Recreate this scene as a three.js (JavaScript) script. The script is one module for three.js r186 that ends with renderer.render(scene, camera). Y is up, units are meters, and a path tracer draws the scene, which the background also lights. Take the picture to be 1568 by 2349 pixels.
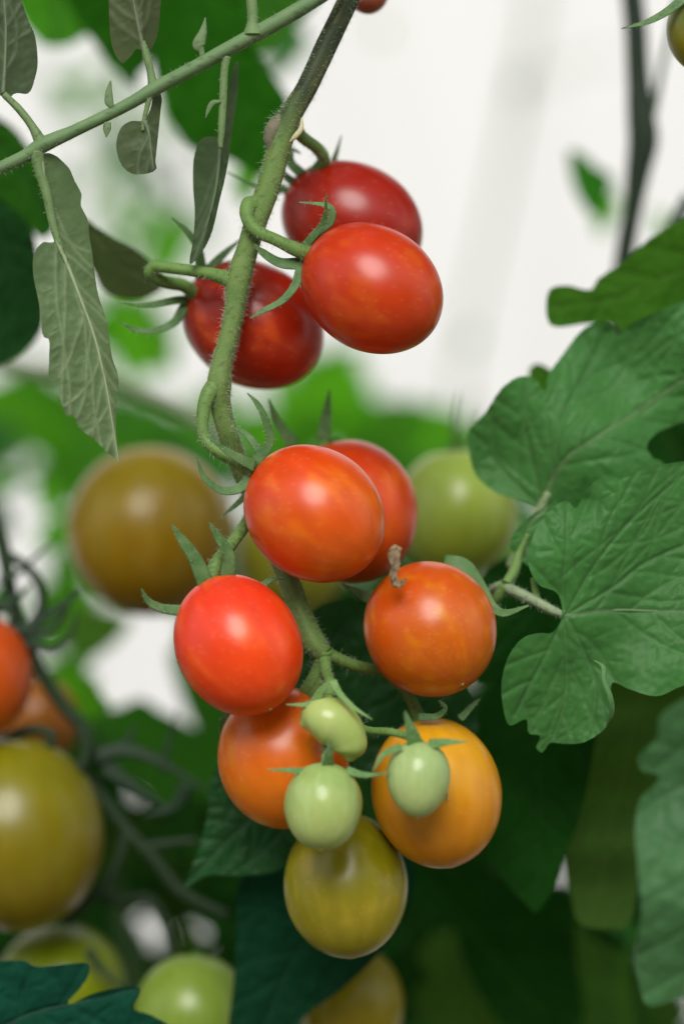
import * as THREE from 'three';
import { ImprovedNoise } from 'three/addons/math/ImprovedNoise.js';
import { mergeGeometries } from 'three/addons/utils/BufferGeometryUtils.js';

// ───────────── camera, sky, sun, exposure ─────────────
const scene = new THREE.Scene();
const DIST = 0.6, PITCH = 13 * Math.PI / 180, PX = 0.267 / 2349;      // metres to the fruit, upward tilt, metres per drawing unit on the fruit's plane
const camera = new THREE.PerspectiveCamera(2 * Math.atan(0.1335 / DIST) * 180 / Math.PI, 683 / 1024, 0.02, 200);
const FOCUS = new THREE.Vector3(0, 1.15, 0);
const fwd = new THREE.Vector3(0, Math.sin(PITCH), -Math.cos(PITCH)), upv = new THREE.Vector3(0, Math.cos(PITCH), Math.sin(PITCH)), rgt = new THREE.Vector3(1, 0, 0);
camera.position.copy(FOCUS).addScaledVector(fwd, -DIST);
camera.up.set(0, 1, 0);
camera.lookAt(FOCUS);
camera.focus = DIST - 0.006;
camera.userData.fStop = 3.1;
camera.updateMatrixWorld(true);

const renderer = new THREE.WebGLRenderer({ antialias: true });
renderer.setSize(683, 1024);
renderer.toneMapping = THREE.LinearToneMapping;
renderer.toneMappingExposure = 0.92;
renderer.shadowMap.enabled = true;
renderer.shadowMap.type = THREE.PCFSoftShadowMap;

{ // bright overcast sky: brightest overhead, the same all the way round
  const W = 128, H = 64, d = new Float32Array(W * H * 4);
  for (let j = 0; j < H; j++) {
    const el = ((j + 0.5) / H - 0.5) * Math.PI, s = Math.max(0, Math.sin(el)), L = 1.06 * (1 + 0.25 * s);
    for (let i = 0; i < W; i++) { const k = (j * W + i) * 4; d[k] = L; d[k + 1] = L * 0.995; d[k + 2] = L * 0.98; d[k + 3] = 1; }
  }
  const t = new THREE.DataTexture(d, W, H, THREE.RGBAFormat, THREE.FloatType);
  t.mapping = THREE.EquirectangularReflectionMapping; t.magFilter = THREE.LinearFilter; t.minFilter = THREE.LinearFilter; t.needsUpdate = true;
  scene.background = t; scene.environment = t;
}
const sun = new THREE.DirectionalLight(new THREE.Color(1, 0.965, 0.92), 3.9);
sun.position.copy(FOCUS).add(new THREE.Vector3(-0.10, 0.74, 1.5));
sun.target.position.copy(FOCUS);
sun.castShadow = true; sun.shadow.radius = 64; sun.shadow.mapSize.set(2048, 2048);
Object.assign(sun.shadow.camera, { left: -1, right: 1, top: 1, bottom: -1, near: 0.1, far: 6 });
scene.add(sun, sun.target);

// ───────────── helpers ─────────────
let seed = 7;
const rnd = () => { seed |= 0; seed = (seed + 0x6d2b79f5) | 0; let t = Math.imul(seed ^ (seed >>> 15), 1 | seed); t = (t + Math.imul(t ^ (t >>> 7), 61 | t)) ^ t; return ((t ^ (t >>> 14)) >>> 0) / 4294967296; };
const rr = (a, b) => a + (b - a) * rnd();
const N = new ImprovedNoise(), noise = (x, y, z) => N.noise(x, y, z);
const fbm = (x, y, z) => noise(x, y, z) * 0.6 + noise(x * 2.1, y * 2.1, z * 2.1) * 0.3 + noise(x * 4.3, y * 4.3, z * 4.3) * 0.15;
const clamp = (x, a = 0, b = 1) => Math.min(b, Math.max(a, x));
const lerp = (a, b, t) => a + (b - a) * t;
const smooth = (a, b, x) => { const t = clamp((x - a) / (b - a)); return t * t * (3 - 2 * t); };
const mix3 = (a, b, t) => [lerp(a[0], b[0], t), lerp(a[1], b[1], t), lerp(a[2], b[2], t)];
// a point of the plant sheet: x, y in drawing units on a plane z metres in front of (+) or behind (-) the fruit's plane
const V = (x, y, z = 0) => { const d = DIST - z, k = PX * d / DIST; return camera.position.clone().addScaledVector(fwd, d).addScaledVector(rgt, (x - 784) * k).addScaledVector(upv, (1174.5 - y) * k); };
const S = (z = 0) => PX * (DIST - z) / DIST;
const dirOf = (x, y, z) => new THREE.Vector3().addScaledVector(rgt, x).addScaledVector(upv, -y).addScaledVector(fwd, -z).normalize();
const taken = {};
const numbered = (n) => { const k = taken[n] = (taken[n] ?? -1) + 1; return k ? n + '_' + String(k).padStart(3, '0') : n; };
function tag(o, label, category, group) { o.userData.label = label; o.userData.category = category; if (group) o.userData.group = group; return o; }
function thing(name, at, label, category, group) { const o = new THREE.Group(); o.name = numbered(name); o.position.copy(at); scene.add(o); o.basePoint = at.clone(); return tag(o, label, category, group); }
// geometry is made in world coordinates; a part moves it to its thing's base
function part(parent, name, geo, mat) {
  const m = new THREE.Mesh(geo, mat); m.name = name; m.castShadow = m.receiveShadow = true;
  geo.translate(-parent.basePoint.x, -parent.basePoint.y, -parent.basePoint.z);
  m.basePoint = parent.basePoint; parent.add(m); return m;
}
function colorize(geo, fn) {
  const p = geo.attributes.position, c = new Float32Array(p.count * 3);
  for (let i = 0; i < p.count; i++) { const k = fn(p.getX(i), p.getY(i), p.getZ(i), i); c[i * 3] = k[0]; c[i * 3 + 1] = k[1]; c[i * 3 + 2] = k[2]; }
  geo.setAttribute('color', new THREE.BufferAttribute(c, 3)); return geo;
}
function geoFrom(pos, idx, col) {
  const g = new THREE.BufferGeometry(); g.setAttribute('position', new THREE.Float32BufferAttribute(pos, 3)); g.setIndex(idx);
  if (col) g.setAttribute('color', new THREE.Float32BufferAttribute(col, 3)); g.computeVertexNormals(); return g;
}
// spline through points with a value (radius) each
const crom = (r, k, u) => { const g = (i) => r[Math.min(r.length - 1, Math.max(0, i))], p0 = g(k - 1), p1 = g(k), p2 = g(k + 1), p3 = g(k + 2), v = p1 + 0.5 * u * (p2 - p0 + u * (2 * p0 - 5 * p1 + 4 * p2 - p3 + u * (3 * (p1 - p2) + p3 - p0))); return Math.max(v, Math.min(p1, p2) * 0.9); };
function spline(pts, rad, n, closed = false) {
  const c = new THREE.CatmullRomCurve3(pts, closed, 'centripetal'), out = [], L = pts.length - (closed ? 0 : 1);
  for (let i = 0; i <= n; i++) { const t = i / n, f = t * L, k = Math.min(L - 1, Math.floor(f)), u = f - k; out.push({ p: c.getPoint(t), r: crom(rad, k, u), t }); }
  return out;
}
// tapered tube; flat < 1 squashes it along nrm (sepals); ridges gives a stem its lengthwise ribs
function sweep(pts, rad, { n = Math.max(10, pts.length * 7), k = 12, flat = 1, nrm = null, ridge = 0, color = null, cap = true, trough = 0 } = {}) {
  const sp = spline(pts, rad, n), pos = [], idx = [], col = []; let prev = null;
  for (let i = 0; i <= n; i++) {
    const a = sp[Math.max(0, i - 1)].p, b = sp[Math.min(n, i + 1)].p, T = b.clone().sub(a).normalize();
    let U = nrm ? nrm.clone() : prev ? prev.clone() : new THREE.Vector3(0.31, 0.2, 0.93);
    U.addScaledVector(T, -U.dot(T)).normalize(); prev = U.clone();
    const W = T.clone().cross(U), r = sp[i].r;
    for (let j = 0; j < k; j++) {
      const q = j / k * Math.PI * 2, rg = 1 + ridge * Math.cos(q * 5 + i * 0.02) + ridge * 0.8 * noise(Math.cos(q) * 2, Math.sin(q) * 2, i * 0.22);
      const cw = Math.cos(q) * r * rg, su = Math.sin(q) * r * rg * flat + trough * r * Math.cos(q) ** 2;
      const P = sp[i].p.clone().addScaledVector(W, cw).addScaledVector(U, su); pos.push(P.x, P.y, P.z);
      if (color) { const c = color(sp[i].t, q, P); col.push(c[0], c[1], c[2]); }
    }
  }
  for (let i = 0; i < n; i++) for (let j = 0; j < k; j++) { const a = i * k + j, b = i * k + (j + 1) % k; idx.push(a, b, a + k, b, b + k, a + k); }
  if (cap) for (const e of [0, n]) { const P = sp[e].p, c0 = pos.length / 3; pos.push(P.x, P.y, P.z); if (color) col.push(...color(sp[e].t, 0, P)); for (let j = 0; j < k; j++) e ? idx.push(e * k + j, e * k + (j + 1) % k, c0) : idx.push((j + 1) % k, j, c0); }
  return geoFrom(pos, idx, color ? col : null);
}
// fine hairs standing on a stem or a sepal
function hairGeo(pts, rad, count, len, { n = 60, flat = 1, thick = 0.000036 } = {}) {
  const sp = spline(pts, rad, n), pos = [], idx = [];
  for (let h = 0; h < count; h++) {
    const f = rnd() * (n - 1), i = Math.floor(f), u = f - i, A = sp[i], B = sp[i + 1], T = B.p.clone().sub(A.p).normalize(), r = lerp(A.r, B.r, u);
    const U = new THREE.Vector3(rr(-1, 1), rr(-1, 1), rr(-1, 1)); U.addScaledVector(T, -U.dot(T)).normalize();
    const root = A.p.clone().lerp(B.p, u).addScaledVector(U, r * 0.93 * flat), L = len * rr(0.25, 1) * (rnd() < 0.2 ? 1.5 : 0.8);
    const d = U.clone().addScaledVector(T, rr(-0.35, 0.45)).add(new THREE.Vector3(rr(-0.2, 0.2), rr(-0.25, 0.1), rr(-0.2, 0.2))).normalize();
    const W = T.clone().cross(d).normalize(), Q = d.clone().cross(W), mid = root.clone().addScaledVector(d, L * 0.55), tip = root.clone().addScaledVector(d, L).addScaledVector(new THREE.Vector3(0, -1, 0), L * rr(0, 0.25)), b = pos.length / 3;
    for (const [P, w] of [[root, thick], [mid, thick * 0.7]]) for (let j = 0; j < 3; j++) { const q = j * 2.094, X = P.clone().addScaledVector(W, Math.cos(q) * w).addScaledVector(Q, Math.sin(q) * w); pos.push(X.x, X.y, X.z); }
    pos.push(tip.x, tip.y, tip.z);
    for (let j = 0; j < 3; j++) { const a = b + j, c = b + (j + 1) % 3; idx.push(a, c, a + 3, c, c + 3, a + 3, a + 3, c + 3, b + 6); }
  }
  return geoFrom(pos, idx);
}

// ───────────── materials ─────────────
const phys = (o) => new THREE.MeshPhysicalMaterial(o);
const M = {
  stem: phys({ name: 'green_stem', vertexColors: true, roughness: 0.6, specularIntensity: 0.6, sheen: 0.16, sheenColor: new THREE.Color(0.8, 0.88, 0.78), sheenRoughness: 0.35 }),
  hair: phys({ name: 'plant_hair', color: new THREE.Color().setRGB(0.55, 0.62, 0.5), roughness: 0.8, transmission: 0.3, side: THREE.DoubleSide }),
  leaf: phys({ name: 'leaf_blade', vertexColors: true, roughness: 1, specularIntensity: 0.25, transmission: 0.36, clearcoat: 0.32, clearcoatRoughness: 0.42, side: THREE.DoubleSide }),
  shade: phys({ name: 'shaded_leaf_blade', vertexColors: true, roughness: 1, specularIntensity: 0, transmission: 0.3, clearcoat: 0.03, clearcoatRoughness: 0.5, side: THREE.DoubleSide }),  // shaded copy of the leaf material, without its gloss
  young: phys({ name: 'backlit_leaf_blade', vertexColors: true, roughness: 1, specularIntensity: 0.25, transmission: 0.6, clearcoat: 0.04, clearcoatRoughness: 0.5, side: THREE.DoubleSide }),  // backlit copy of the leaf material, for the yellow-green glow colours
  fruit: phys({ name: 'tomato_skin', vertexColors: true, roughness: 0.29, ior: 1.43 }),
  green: phys({ name: 'green_fruit_skin', vertexColors: true, roughness: 0.24, ior: 1.4 }),
  dry: phys({ name: 'dried_flower', vertexColors: true, roughness: 0.9 }),
  film: phys({ name: 'greenhouse_film', color: new THREE.Color().setRGB(0.97, 0.97, 0.96), vertexColors: true, roughness: 0.55, transmission: 1, ior: 1.15, side: THREE.DoubleSide }),
  fill_ground: phys({ name: 'fill_ground', vertexColors: true, roughness: 1 }),
};
const stemCol = (base, tint = [base[0] * 2.2, base[1] * 1.7, base[2] * 2], amt = 0.25, sc = 900) => (t, q, P) => { const f = clamp(0.5 + 1.1 * fbm(P.x * sc * 0.25, P.y * sc * 0.25, P.z * sc * 0.25)); const s = noise(P.x * sc * 3, P.y * sc, P.z * sc * 3) > 0.42 ? 0.62 : 1; const c = mix3(base, tint, f * amt); return [c[0] * s, c[1] * s, c[2] * s]; };
// the truss axis: dark towards its root, green further down, with scuffed yellowish streaks
const trussCol = (t, q, P) => { const a = smooth(0.13, 0.25, t + 0.04 * fbm(P.x * 260, P.y * 90, P.z * 260)), c = stemCol(mix3([0.018, 0.032, 0.014], G_STEM, a), [0.24, 0.26, 0.08], 0.08 + 0.25 * a)(t, q, P), st = noise(Math.cos(q) * 3.1, Math.sin(q) * 3.1, P.y * 45) > 0.3 && t < 0.24 ? 0.55 : 0; return mix3(c, [0.10, 0.11, 0.03], st); };
const G_STEM = [0.10, 0.195, 0.045], G_DARK = [0.03, 0.075, 0.02], G_SEPAL = [0.045, 0.125, 0.03];

// ───────────── setting ─────────────
{
  const g = new THREE.PlaneGeometry(60, 60, 90, 90); g.rotateX(-Math.PI / 2);
  const p = g.attributes.position;
  for (let i = 0; i < p.count; i++) p.setY(i, 0.05 * fbm(p.getX(i) * 0.9, 3.1, p.getZ(i) * 0.9));
  colorize(g, (x, y, z) => { const f = 0.75 + 0.5 * fbm(x * 1.7, 1, z * 1.7); return [0.40 * f, 0.36 * f, 0.28 * f]; }); g.computeVertexNormals();  // unseen ground, made pale to bounce fill light upward
  const m = new THREE.Mesh(g, M.fill_ground); m.name = 'ground'; m.receiveShadow = true; m.userData.kind = 'structure'; scene.add(m);
}
{ // the tunnel's clear film wall behind the plants, hanging in soft upright folds
  const W = 260, H = 30, pos = [], idx = [], col = [];
  for (let j = 0; j <= H; j++) for (let i = 0; i <= W; i++) {
    const x = (i / W - 0.5) * 7, y = j / H * 3.2, z = -2.4 + 0.012 * Math.sin(x * 19 + 0.4 * Math.sin(y * 1.3)) + 0.02 * noise(x * 3, y * 0.4, 2.2);
    pos.push(x, y, z);
    const f = 1 - 0.1 * clamp(0.5 + noise(x * 9, y * 0.5, 5.1)) - 0.05 * clamp(noise(x * 31, y * 0.3, 1.7)); col.push(f, f * 0.998, f * 0.985);
  }
  for (let j = 0; j < H; j++) for (let i = 0; i < W; i++) { const a = j * (W + 1) + i, b = a + W + 1; idx.push(a, a + 1, b, a + 1, b + 1, b); }
  const m = new THREE.Mesh(geoFrom(pos, idx, col), M.film); m.name = 'film_wall'; m.castShadow = m.receiveShadow = true;
  scene.add(tag(m, 'pale translucent film wall hanging far behind the plants', 'film wall'));
}

// ───────────── leaves ─────────────
function closedOutline(pts, per = 5) {
  const c = new THREE.CatmullRomCurve3(pts.map(([x, y]) => new THREE.Vector3(x, y, 0)), true, 'centripetal', 0.5), n = pts.length * per, out = [];
  for (let i = 0; i < n; i++) { const p = c.getPoint(i / n); out.push([p.x, p.y]); } return out;
}
const inside = (o, x, y) => { let r = false; for (let i = 0, j = o.length - 1; i < o.length; j = i++) { const [a, b] = o[i], [c, d] = o[j]; if ((b > y) !== (d > y) && x < (c - a) * (y - b) / (d - b) + a) r = !r; } return r; };
function nearSeg(a, b, x, y) { const dx = b[0] - a[0], dy = b[1] - a[1], t = clamp(((x - a[0]) * dx + (y - a[1]) * dy) / (dx * dx + dy * dy || 1)), px = a[0] + dx * t, py = a[1] + dy * t; return [Math.hypot(x - px, y - py), px, py, t]; }
function nearOutline(o, x, y) { let best = [1e9]; for (let i = 0, j = o.length - 1; i < o.length; j = i++) { const k = nearSeg(o[j], o[i], x, y); if (k[0] < best[0]) best = k; } return best; }
function curve2(pts, per = 8) { const c = new THREE.CatmullRomCurve3(pts.map(([x, y]) => new THREE.Vector3(x, y, 0)), false, 'centripetal'), n = (pts.length - 1) * per, out = []; for (let i = 0; i <= n; i++) { const p = c.getPoint(i / n); out.push([p.x, p.y]); } return out; }
// side veins leaving a main vein on both sides, bending towards its tip, until they reach the edge
function sideVeins(mid, out, step, { ang = 52, bend = 0.35, from = 0.08, max = 400 } = {}) {
  const veins = []; let L = 0; const tot = mid.reduce((s, p, i) => i ? s + Math.hypot(p[0] - mid[i - 1][0], p[1] - mid[i - 1][1]) : 0, 0); let next = tot * from, side = 1;
  for (let i = 1; i < mid.length; i++) {
    const dx = mid[i][0] - mid[i - 1][0], dy = mid[i][1] - mid[i - 1][1], l = Math.hypot(dx, dy); L += l;
    if (L < next) continue; next += step * (0.85 + 0.3 * Math.abs(Math.sin(L))) / 2; side = -side;
    const h = Math.atan2(dy, dx); let a = h + side * ang * Math.PI / 180, [x, y] = mid[i]; const v = [[x, y]]; const st = step * 0.16;
    for (let k = 0; k * st < max; k++) { a -= side * bend * st / step * 0.5 * (1 + 0.5 * Math.sin(k)); a += 0.16 * noise(x / 37, y / 37, 3.3); x += Math.cos(a) * st; y += Math.sin(a) * st; if (!inside(out, x, y)) break; v.push([x, y]); }
    if (v.length > 3) veins.push(v);
  }
  return veins;
}
// A leaf blade: lattice inside the outline, snapped to its edge, with veins pressed in (top side) or standing out (under side).
// rise(x, y) gives the height in metres towards the viewer at a drawing point.
function blade({ out, mids, step = 46, sideOpt = {}, h = 4, z = 0, rise = () => 0, quilt = 0.0006, under = false, base, vein, tone = 0.3, id = 1, tert = true, place = null, vw = 1 }) {
  const o = closedOutline(out), ms = mids.map((m) => curve2(m)), sec = [], ter = [];
  for (const m of ms) sec.push(...sideVeins(m, o, step, sideOpt));
  if (tert) for (const v of sec) ter.push(...sideVeins(v, o, step * 0.8, { ang: 62, from: 0.2, max: step * 0.5, bend: 0.1 }));
  const xs = o.map((p) => p[0]), ys = o.map((p) => p[1]), x0 = Math.min(...xs) - h, y0 = Math.min(...ys) - h, nx = Math.ceil((Math.max(...xs) + h - x0) / h) + 1, ny = Math.ceil((Math.max(...ys) + h - y0) / h) + 1;
  const bucket = new Map(), cell = step, put = (v, cls) => { for (let i = 1; i < v.length; i++) { const cx = Math.floor((v[i][0] + v[i - 1][0]) / 2 / cell), cy = Math.floor((v[i][1] + v[i - 1][1]) / 2 / cell), e = [v[i - 1], v[i], cls, i / v.length]; for (let a = -1; a < 2; a++) for (let b = -1; b < 2; b++) { const k = (cx + a) + ',' + (cy + b); bucket.has(k) ? bucket.get(k).push(e) : bucket.set(k, [e]); } } };
  ms.forEach((v, i) => put(v, i ? 3 : 0)); sec.forEach((v) => put(v, 1)); ter.forEach((v) => put(v, 2));
  const dists = (x, y) => { const d = [1e3, 1e3, 1e3, 1e3]; for (const e of bucket.get(Math.floor(x / cell) + ',' + Math.floor(y / cell)) ?? []) { const q = nearSeg(e[0], e[1], x, y)[0]; if (q < d[e[2]]) d[e[2]] = q; } return d; };
  const inn = new Uint8Array(nx * ny); for (let j = 0; j < ny; j++) for (let i = 0; i < nx; i++) inn[j * nx + i] = inside(o, x0 + i * h, y0 + j * h) ? 1 : 0;
  const id2 = new Int32Array(nx * ny).fill(-1), pos = [], col = [], idx = [], u = step / 46, sg = under ? -1 : 1;
  const vert = (i, j) => {
    const k = j * nx + i; if (id2[k] >= 0) return id2[k];
    let x = x0 + i * h, y = y0 + j * h; if (!inn[k]) { const q = nearOutline(o, x, y); x = q[1]; y = q[2]; }
    const d = dists(x, y), dm = Math.min(d[0], d[1], d[3], d[2] * 1.3 + 5 * vw), s3 = Math.exp(-((d[3] / (5 * vw)) ** 2)), s1 = Math.exp(-((d[1] / (3.4 * vw)) ** 2)), s0 = Math.exp(-((d[0] / (5.5 * vw)) ** 2)), s2 = Math.exp(-((d[2] / (2.4 * vw)) ** 2));
    const puff = 0.45 * (1 - Math.exp(-((dm / (7 * vw)) ** 2))) + 0.55 * (1 - Math.exp(-((dm / (24 * vw)) ** 2)));
    const zz = z + rise(x, y) + sg * quilt * (puff - 0.4 * s0 - 0.15 * s1 - 0.6 * s3) + quilt * 0.9 * noise(x / 60 + id, y / 60, id * 1.3) + quilt * 0.35 * noise(x / (17 * vw), y / (17 * vw) + id, id * 2.1);
    const f = 1 + tone * fbm(x / (90 * u), y / (90 * u), id * 7.7) + tone * 0.35 * noise(x / (9 * u), y / (9 * u), id), vm = clamp(0.75 * s0 + 0.3 * Math.exp(-((d[3] / (2.6 * vw)) ** 2)) + (under ? 0.45 : 0.12) * s1 + 0.08 * s2);
    const c = mix3([base[0] * f, base[1] * f, base[2] * f], vein, vm); col.push(c[0], c[1], c[2]);
    const P = place ? place(x, y, zz) : V(x, y, zz); pos.push(P.x, P.y, P.z); return (id2[k] = pos.length / 3 - 1);
  };
  for (let j = 0; j < ny - 1; j++) for (let i = 0; i < nx - 1; i++) {
    const q = inn[j * nx + i] + inn[j * nx + i + 1] + inn[(j + 1) * nx + i] + inn[(j + 1) * nx + i + 1];
    if (q < 2 && !(q === 1 && inside(o, x0 + (i + 0.5) * h, y0 + (j + 0.5) * h))) continue;
    const a = vert(i, j), b = vert(i + 1, j), c = vert(i, j + 1), d = vert(i + 1, j + 1); idx.push(a, c, b, b, c, d);
  }
  return geoFrom(pos, idx, col);
}
const midTube = (pts, r0, r1, z, rise, c) => { const v = pts.map(([x, y]) => V(x, y, z + rise(x, y))); return sweep(v, v.map((_, i) => lerp(r0, r1, i / (v.length - 1)) * PX), { k: 7, color: stemCol(c, c, 0) }); };
const C_TOP = [0.048, 0.18, 0.036], C_UNDER = [0.105, 0.175, 0.07], C_SHADED = [0.009, 0.05, 0.006], C_BACKLIT = [0.10, 0.40, 0.004], V_TOP = [0.12, 0.22, 0.09], V_UNDER = [0.26, 0.34, 0.19];  // darkest green holds shade, bright yellow-green holds light shining through
// one compound leaf's leaflet: blade with its midrib as a sub-part
function leaflet(owner, o, name = 'leaflet') {
  const rise = o.rise ?? (() => 0);
  const b = part(owner, name, blade({ base: C_TOP, vein: V_TOP, ...o }), o.mat ?? M.leaf);
  if (o.rib !== false) part(b, 'midrib', midTube(o.mids[0], o.ribR ?? (o.under ? 5 : 3.5), 1.2, (o.z ?? 0) + (o.under ? 0.0003 : -0.0005), rise, mix3(o.base ?? C_TOP, o.vein ?? V_TOP, 0.9)), M.stem);
  return b;
}
const stalk = (owner, name, pts, rad, z, { color = G_STEM, ridge = 0.04, k = 14, hairs = 0, hairLen = 0.0016 } = {}) => {
  const v = pts.map((p, i) => V(p[0], p[1], p[2] ?? z)), r = pts.map((p, i) => (Array.isArray(rad) ? rad[i] : rad) * S(p[2] ?? z));
  const m = part(owner, name, sweep(v, r, { n: pts.length * 10, k, ridge, color: color ? stemCol(color) : trussCol }), M.stem);
  if (hairs) { const h = part(m, 'hairs', hairGeo(v, r, hairs, hairLen), M.hair); h.userData.kind = 'stuff'; }
  return m;
};

// ───────────── tomatoes ─────────────
// axis: turn (degrees in the picture, 0 = blossom end to the right, 90 = down) and lean (degrees towards the viewer)
function fruitGeo({ x, y, z, a, b, turn, lean, egg = 0, c0, c1, c2, id, dimple = 0.05, speck = 0.035, square = 0, patch = 0.5 }) {
  const s = S(z), A = a * s, B = b * s, th = turn * Math.PI / 180, ph = lean * Math.PI / 180;
  const ax = dirOf(Math.cos(th) * Math.cos(ph), Math.sin(th) * Math.cos(ph), Math.sin(ph)), e1 = dirOf(-Math.sin(th), Math.cos(th), 0), e2 = ax.clone().cross(e1), o = V(x, y, z);
  const nu = 150, nv = 96, pos = [], col = [], idx = [], rg = id * 13.7;
  for (let j = 0; j <= nv; j++) {
    const q = j / nv * Math.PI, cq = -Math.cos(q), sq = Math.pow(Math.sin(q), 1 - square);
    for (let i = 0; i <= nu; i++) {
      const w = i / nu * Math.PI * 2, cw = Math.cos(w), sw = Math.sin(w), lump = 1 + 0.012 * noise(cw * 1.3 + rg, sw * 1.3, cq * 1.3) + 0.004 * Math.cos(w * 3 + rg) * sq;
      const axial = A * (cq + dimple * 1.6 * Math.exp(-((q / 0.22) ** 2)) + 0.012 * Math.exp(-(((Math.PI - q) / 0.07) ** 2))), rad = B * sq * (1 + egg * cq) * lump;
      const P = o.clone().addScaledVector(ax, axial).addScaledVector(e1, rad * cw).addScaledVector(e2, rad * sw); pos.push(P.x, P.y, P.z);
      const n1 = fbm(cw * sq * 1.6 + rg, sw * sq * 1.6, cq * 1.6), n2 = noise(cw * sq * 5 + rg, sw * sq * 5, cq * 3), st = noise(cw * 7 + rg, sw * 7, cq * 0.9);
      let c = mix3(c0, c1, smooth(-0.7, 0.95, cq + 0.7 * n1)); c = mix3(c, c2, clamp(patch * smooth(0.05, 0.5, n1 + 0.35 * n2 + 0.2 * st)));
      const sp = rnd() < speck * (0.3 + clamp(0.5 + n1)) ? 0.06 : 0, f = 1 + 0.08 * n2 + 0.07 * st; c = mix3([c[0] * f, c[1] * f, c[2] * f], [0.85, 0.62, 0.35], sp); col.push(c[0], c[1], c[2]);
    }
  }
  for (let j = 0; j < nv; j++) for (let i = 0; i < nu; i++) { const p = j * (nu + 1) + i, r = p + nu + 1; idx.push(p, p + 1, r, p + 1, r + 1, r); }
  const g = geoFrom(pos, idx, col), nn = g.attributes.normal;             // the seam's two edges share a normal
  for (let j = 0; j <= nv; j++) { const p = j * (nu + 1), r = p + nu, v = new THREE.Vector3(nn.getX(p) + nn.getX(r), nn.getY(p) + nn.getY(r), nn.getZ(p) + nn.getZ(r)).normalize(); nn.setXYZ(p, v.x, v.y, v.z); nn.setXYZ(r, v.x, v.y, v.z); }
  return { g, stemEnd: o.clone().addScaledVector(ax, -A * (1 - dimple * 1.4)), tip: o.clone().addScaledVector(ax, A * 1.008), ax, A, B };
}
// sepals: [[x, y, z?] ..., ] with a base half-width; they grow from the calyx hub
function tomato(label, o, sepals = [], { group = 'tomatoes on the main truss', mat = M.fruit, hub = 17, hairs = true, scar = false, geo = null, sepalColor = G_SEPAL } = {}) {
  const f = geo ?? fruitGeo(o), t = thing('tomato', f.stemEnd, label, 'tomato', group);
  part(t, 'fruit', f.g, mat);
  if (scar) part(t, 'blossom_scar', colorize(new THREE.SphereGeometry(0.0005, 10, 8).translate(f.tip.x, f.tip.y, f.tip.z), () => [0.28, 0.2, 0.04]), M.dry);
  if (!sepals.length && !hub) return t;
  const hs = hub * S(o?.z ?? 0), hp = f.stemEnd.clone(), pts = [hp.clone().addScaledVector(f.ax, hs * 0.35), hp.clone(), hp.clone().addScaledVector(f.ax, -hs * 0.7)];
  const c = part(t, 'calyx', sweep(pts, [hs * 0.9, hs, hs * 0.62], { n: 8, k: 14, color: stemCol(sepalColor) }), M.stem);
  for (const { p, w, z0, z1, nrm } of sepals) {
    const m = p.length, v = p.map((q, i) => V(q[0], q[1], q[2] ?? lerp(z0, z1, i / (m - 1)))), r = p.map((_, i) => w * PX * (i === m - 1 ? 0.12 : i === 0 ? 1 : lerp(1.02, 0.35, i / (m - 1))));
    const s = part(c, 'sepal', sweep(v, r, { n: 26, k: 12, flat: 0.34, nrm: nrm ?? dirOf(0.15, -0.35, 1), trough: 0.25, color: stemCol(sepalColor, [0.24, 0.34, 0.15], 0.3, 1300) }), M.stem);
    if (hairs) { const h = part(c, 'sepal_hairs', hairGeo(v, r, 70, 0.0012, { n: 26, flat: 0.8 }), M.hair); h.userData.kind = 'stuff'; }
  }
  return t;
}
const sp = (w, z0, z1, ...p) => ({ w, z0, z1, p });
const RED = [0.66, 0.036, 0.010], DEEP = [0.27, 0.010, 0.003], AMB = [0.54, 0.20, 0.003], OLV = [0.26, 0.215, 0.012], PALE = [0.36, 0.52, 0.13];  // deep red darkened further for the shade on the upper fruits

tomato('deep red tomato highest on the truss, partly hidden by another red tomato', { x: 806, y: 512, z: -0.026, a: 170, b: 138, turn: 28, lean: 12, egg: 0.02, c0: DEEP, c1: DEEP, c2: [0.33, 0.022, 0.003], id: 1 },
  [sp(9, -0.03, -0.025, [752, 395], [768, 360], [783, 310]), sp(12, -0.03, -0.02, [655, 430], [628, 440], [588, 429], [518, 394]), sp(14, -0.022, -0.02, [690, 400], [665, 372], [668, 345], [690, 352]), sp(13, -0.024, -0.018, [672, 420], [650, 400], [640, 370])], { hub: 22 });
tomato('orange-red tomato in front at the upper right, beside the bright wall', { x: 852, y: 662, z: 0.005, a: 174, b: 143, turn: 33, lean: 18, egg: 0.0, c0: [0.44, 0.024, 0.003], c1: [0.46, 0.038, 0.003], c2: [0.50, 0.075, 0.005], id: 2 },
  [sp(13, 0.004, 0.006, [702, 566], [734, 529], [757, 508], [760, 480], [745, 471], [686, 464]), sp(10, 0.004, 0.012, [704, 560], [742, 508], [748, 442]), sp(16, 0.003, 0.006, [695, 606], [642, 604], [601, 579], [582, 560]), sp(12, 0.004, 0.01, [690, 615], [677, 654], [647, 690], [604, 713], [573, 730])], { hub: 24 });
tomato('deep red tomato hanging behind the main stem on the left', { x: 580, y: 745, z: -0.024, a: 172, b: 140, turn: 32, lean: 10, egg: 0.0, c0: DEEP, c1: [0.36, 0.020, 0.004], c2: [0.52, 0.07, 0.004], id: 3, dimple: 0.07 },
  [sp(15, -0.02, -0.012, [462, 640], [460, 605], [452, 565], [427, 529], [394, 499]), sp(13, -0.02, -0.02, [470, 630], [512, 585], [561, 542]), sp(13, -0.02, -0.01, [440, 690], [407, 690], [341, 700], [275, 693]), sp(14, -0.02, -0.01, [440, 690], [420, 710], [400, 740], [351, 759], [308, 756], [275, 738])], { hub: 26 });
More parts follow.
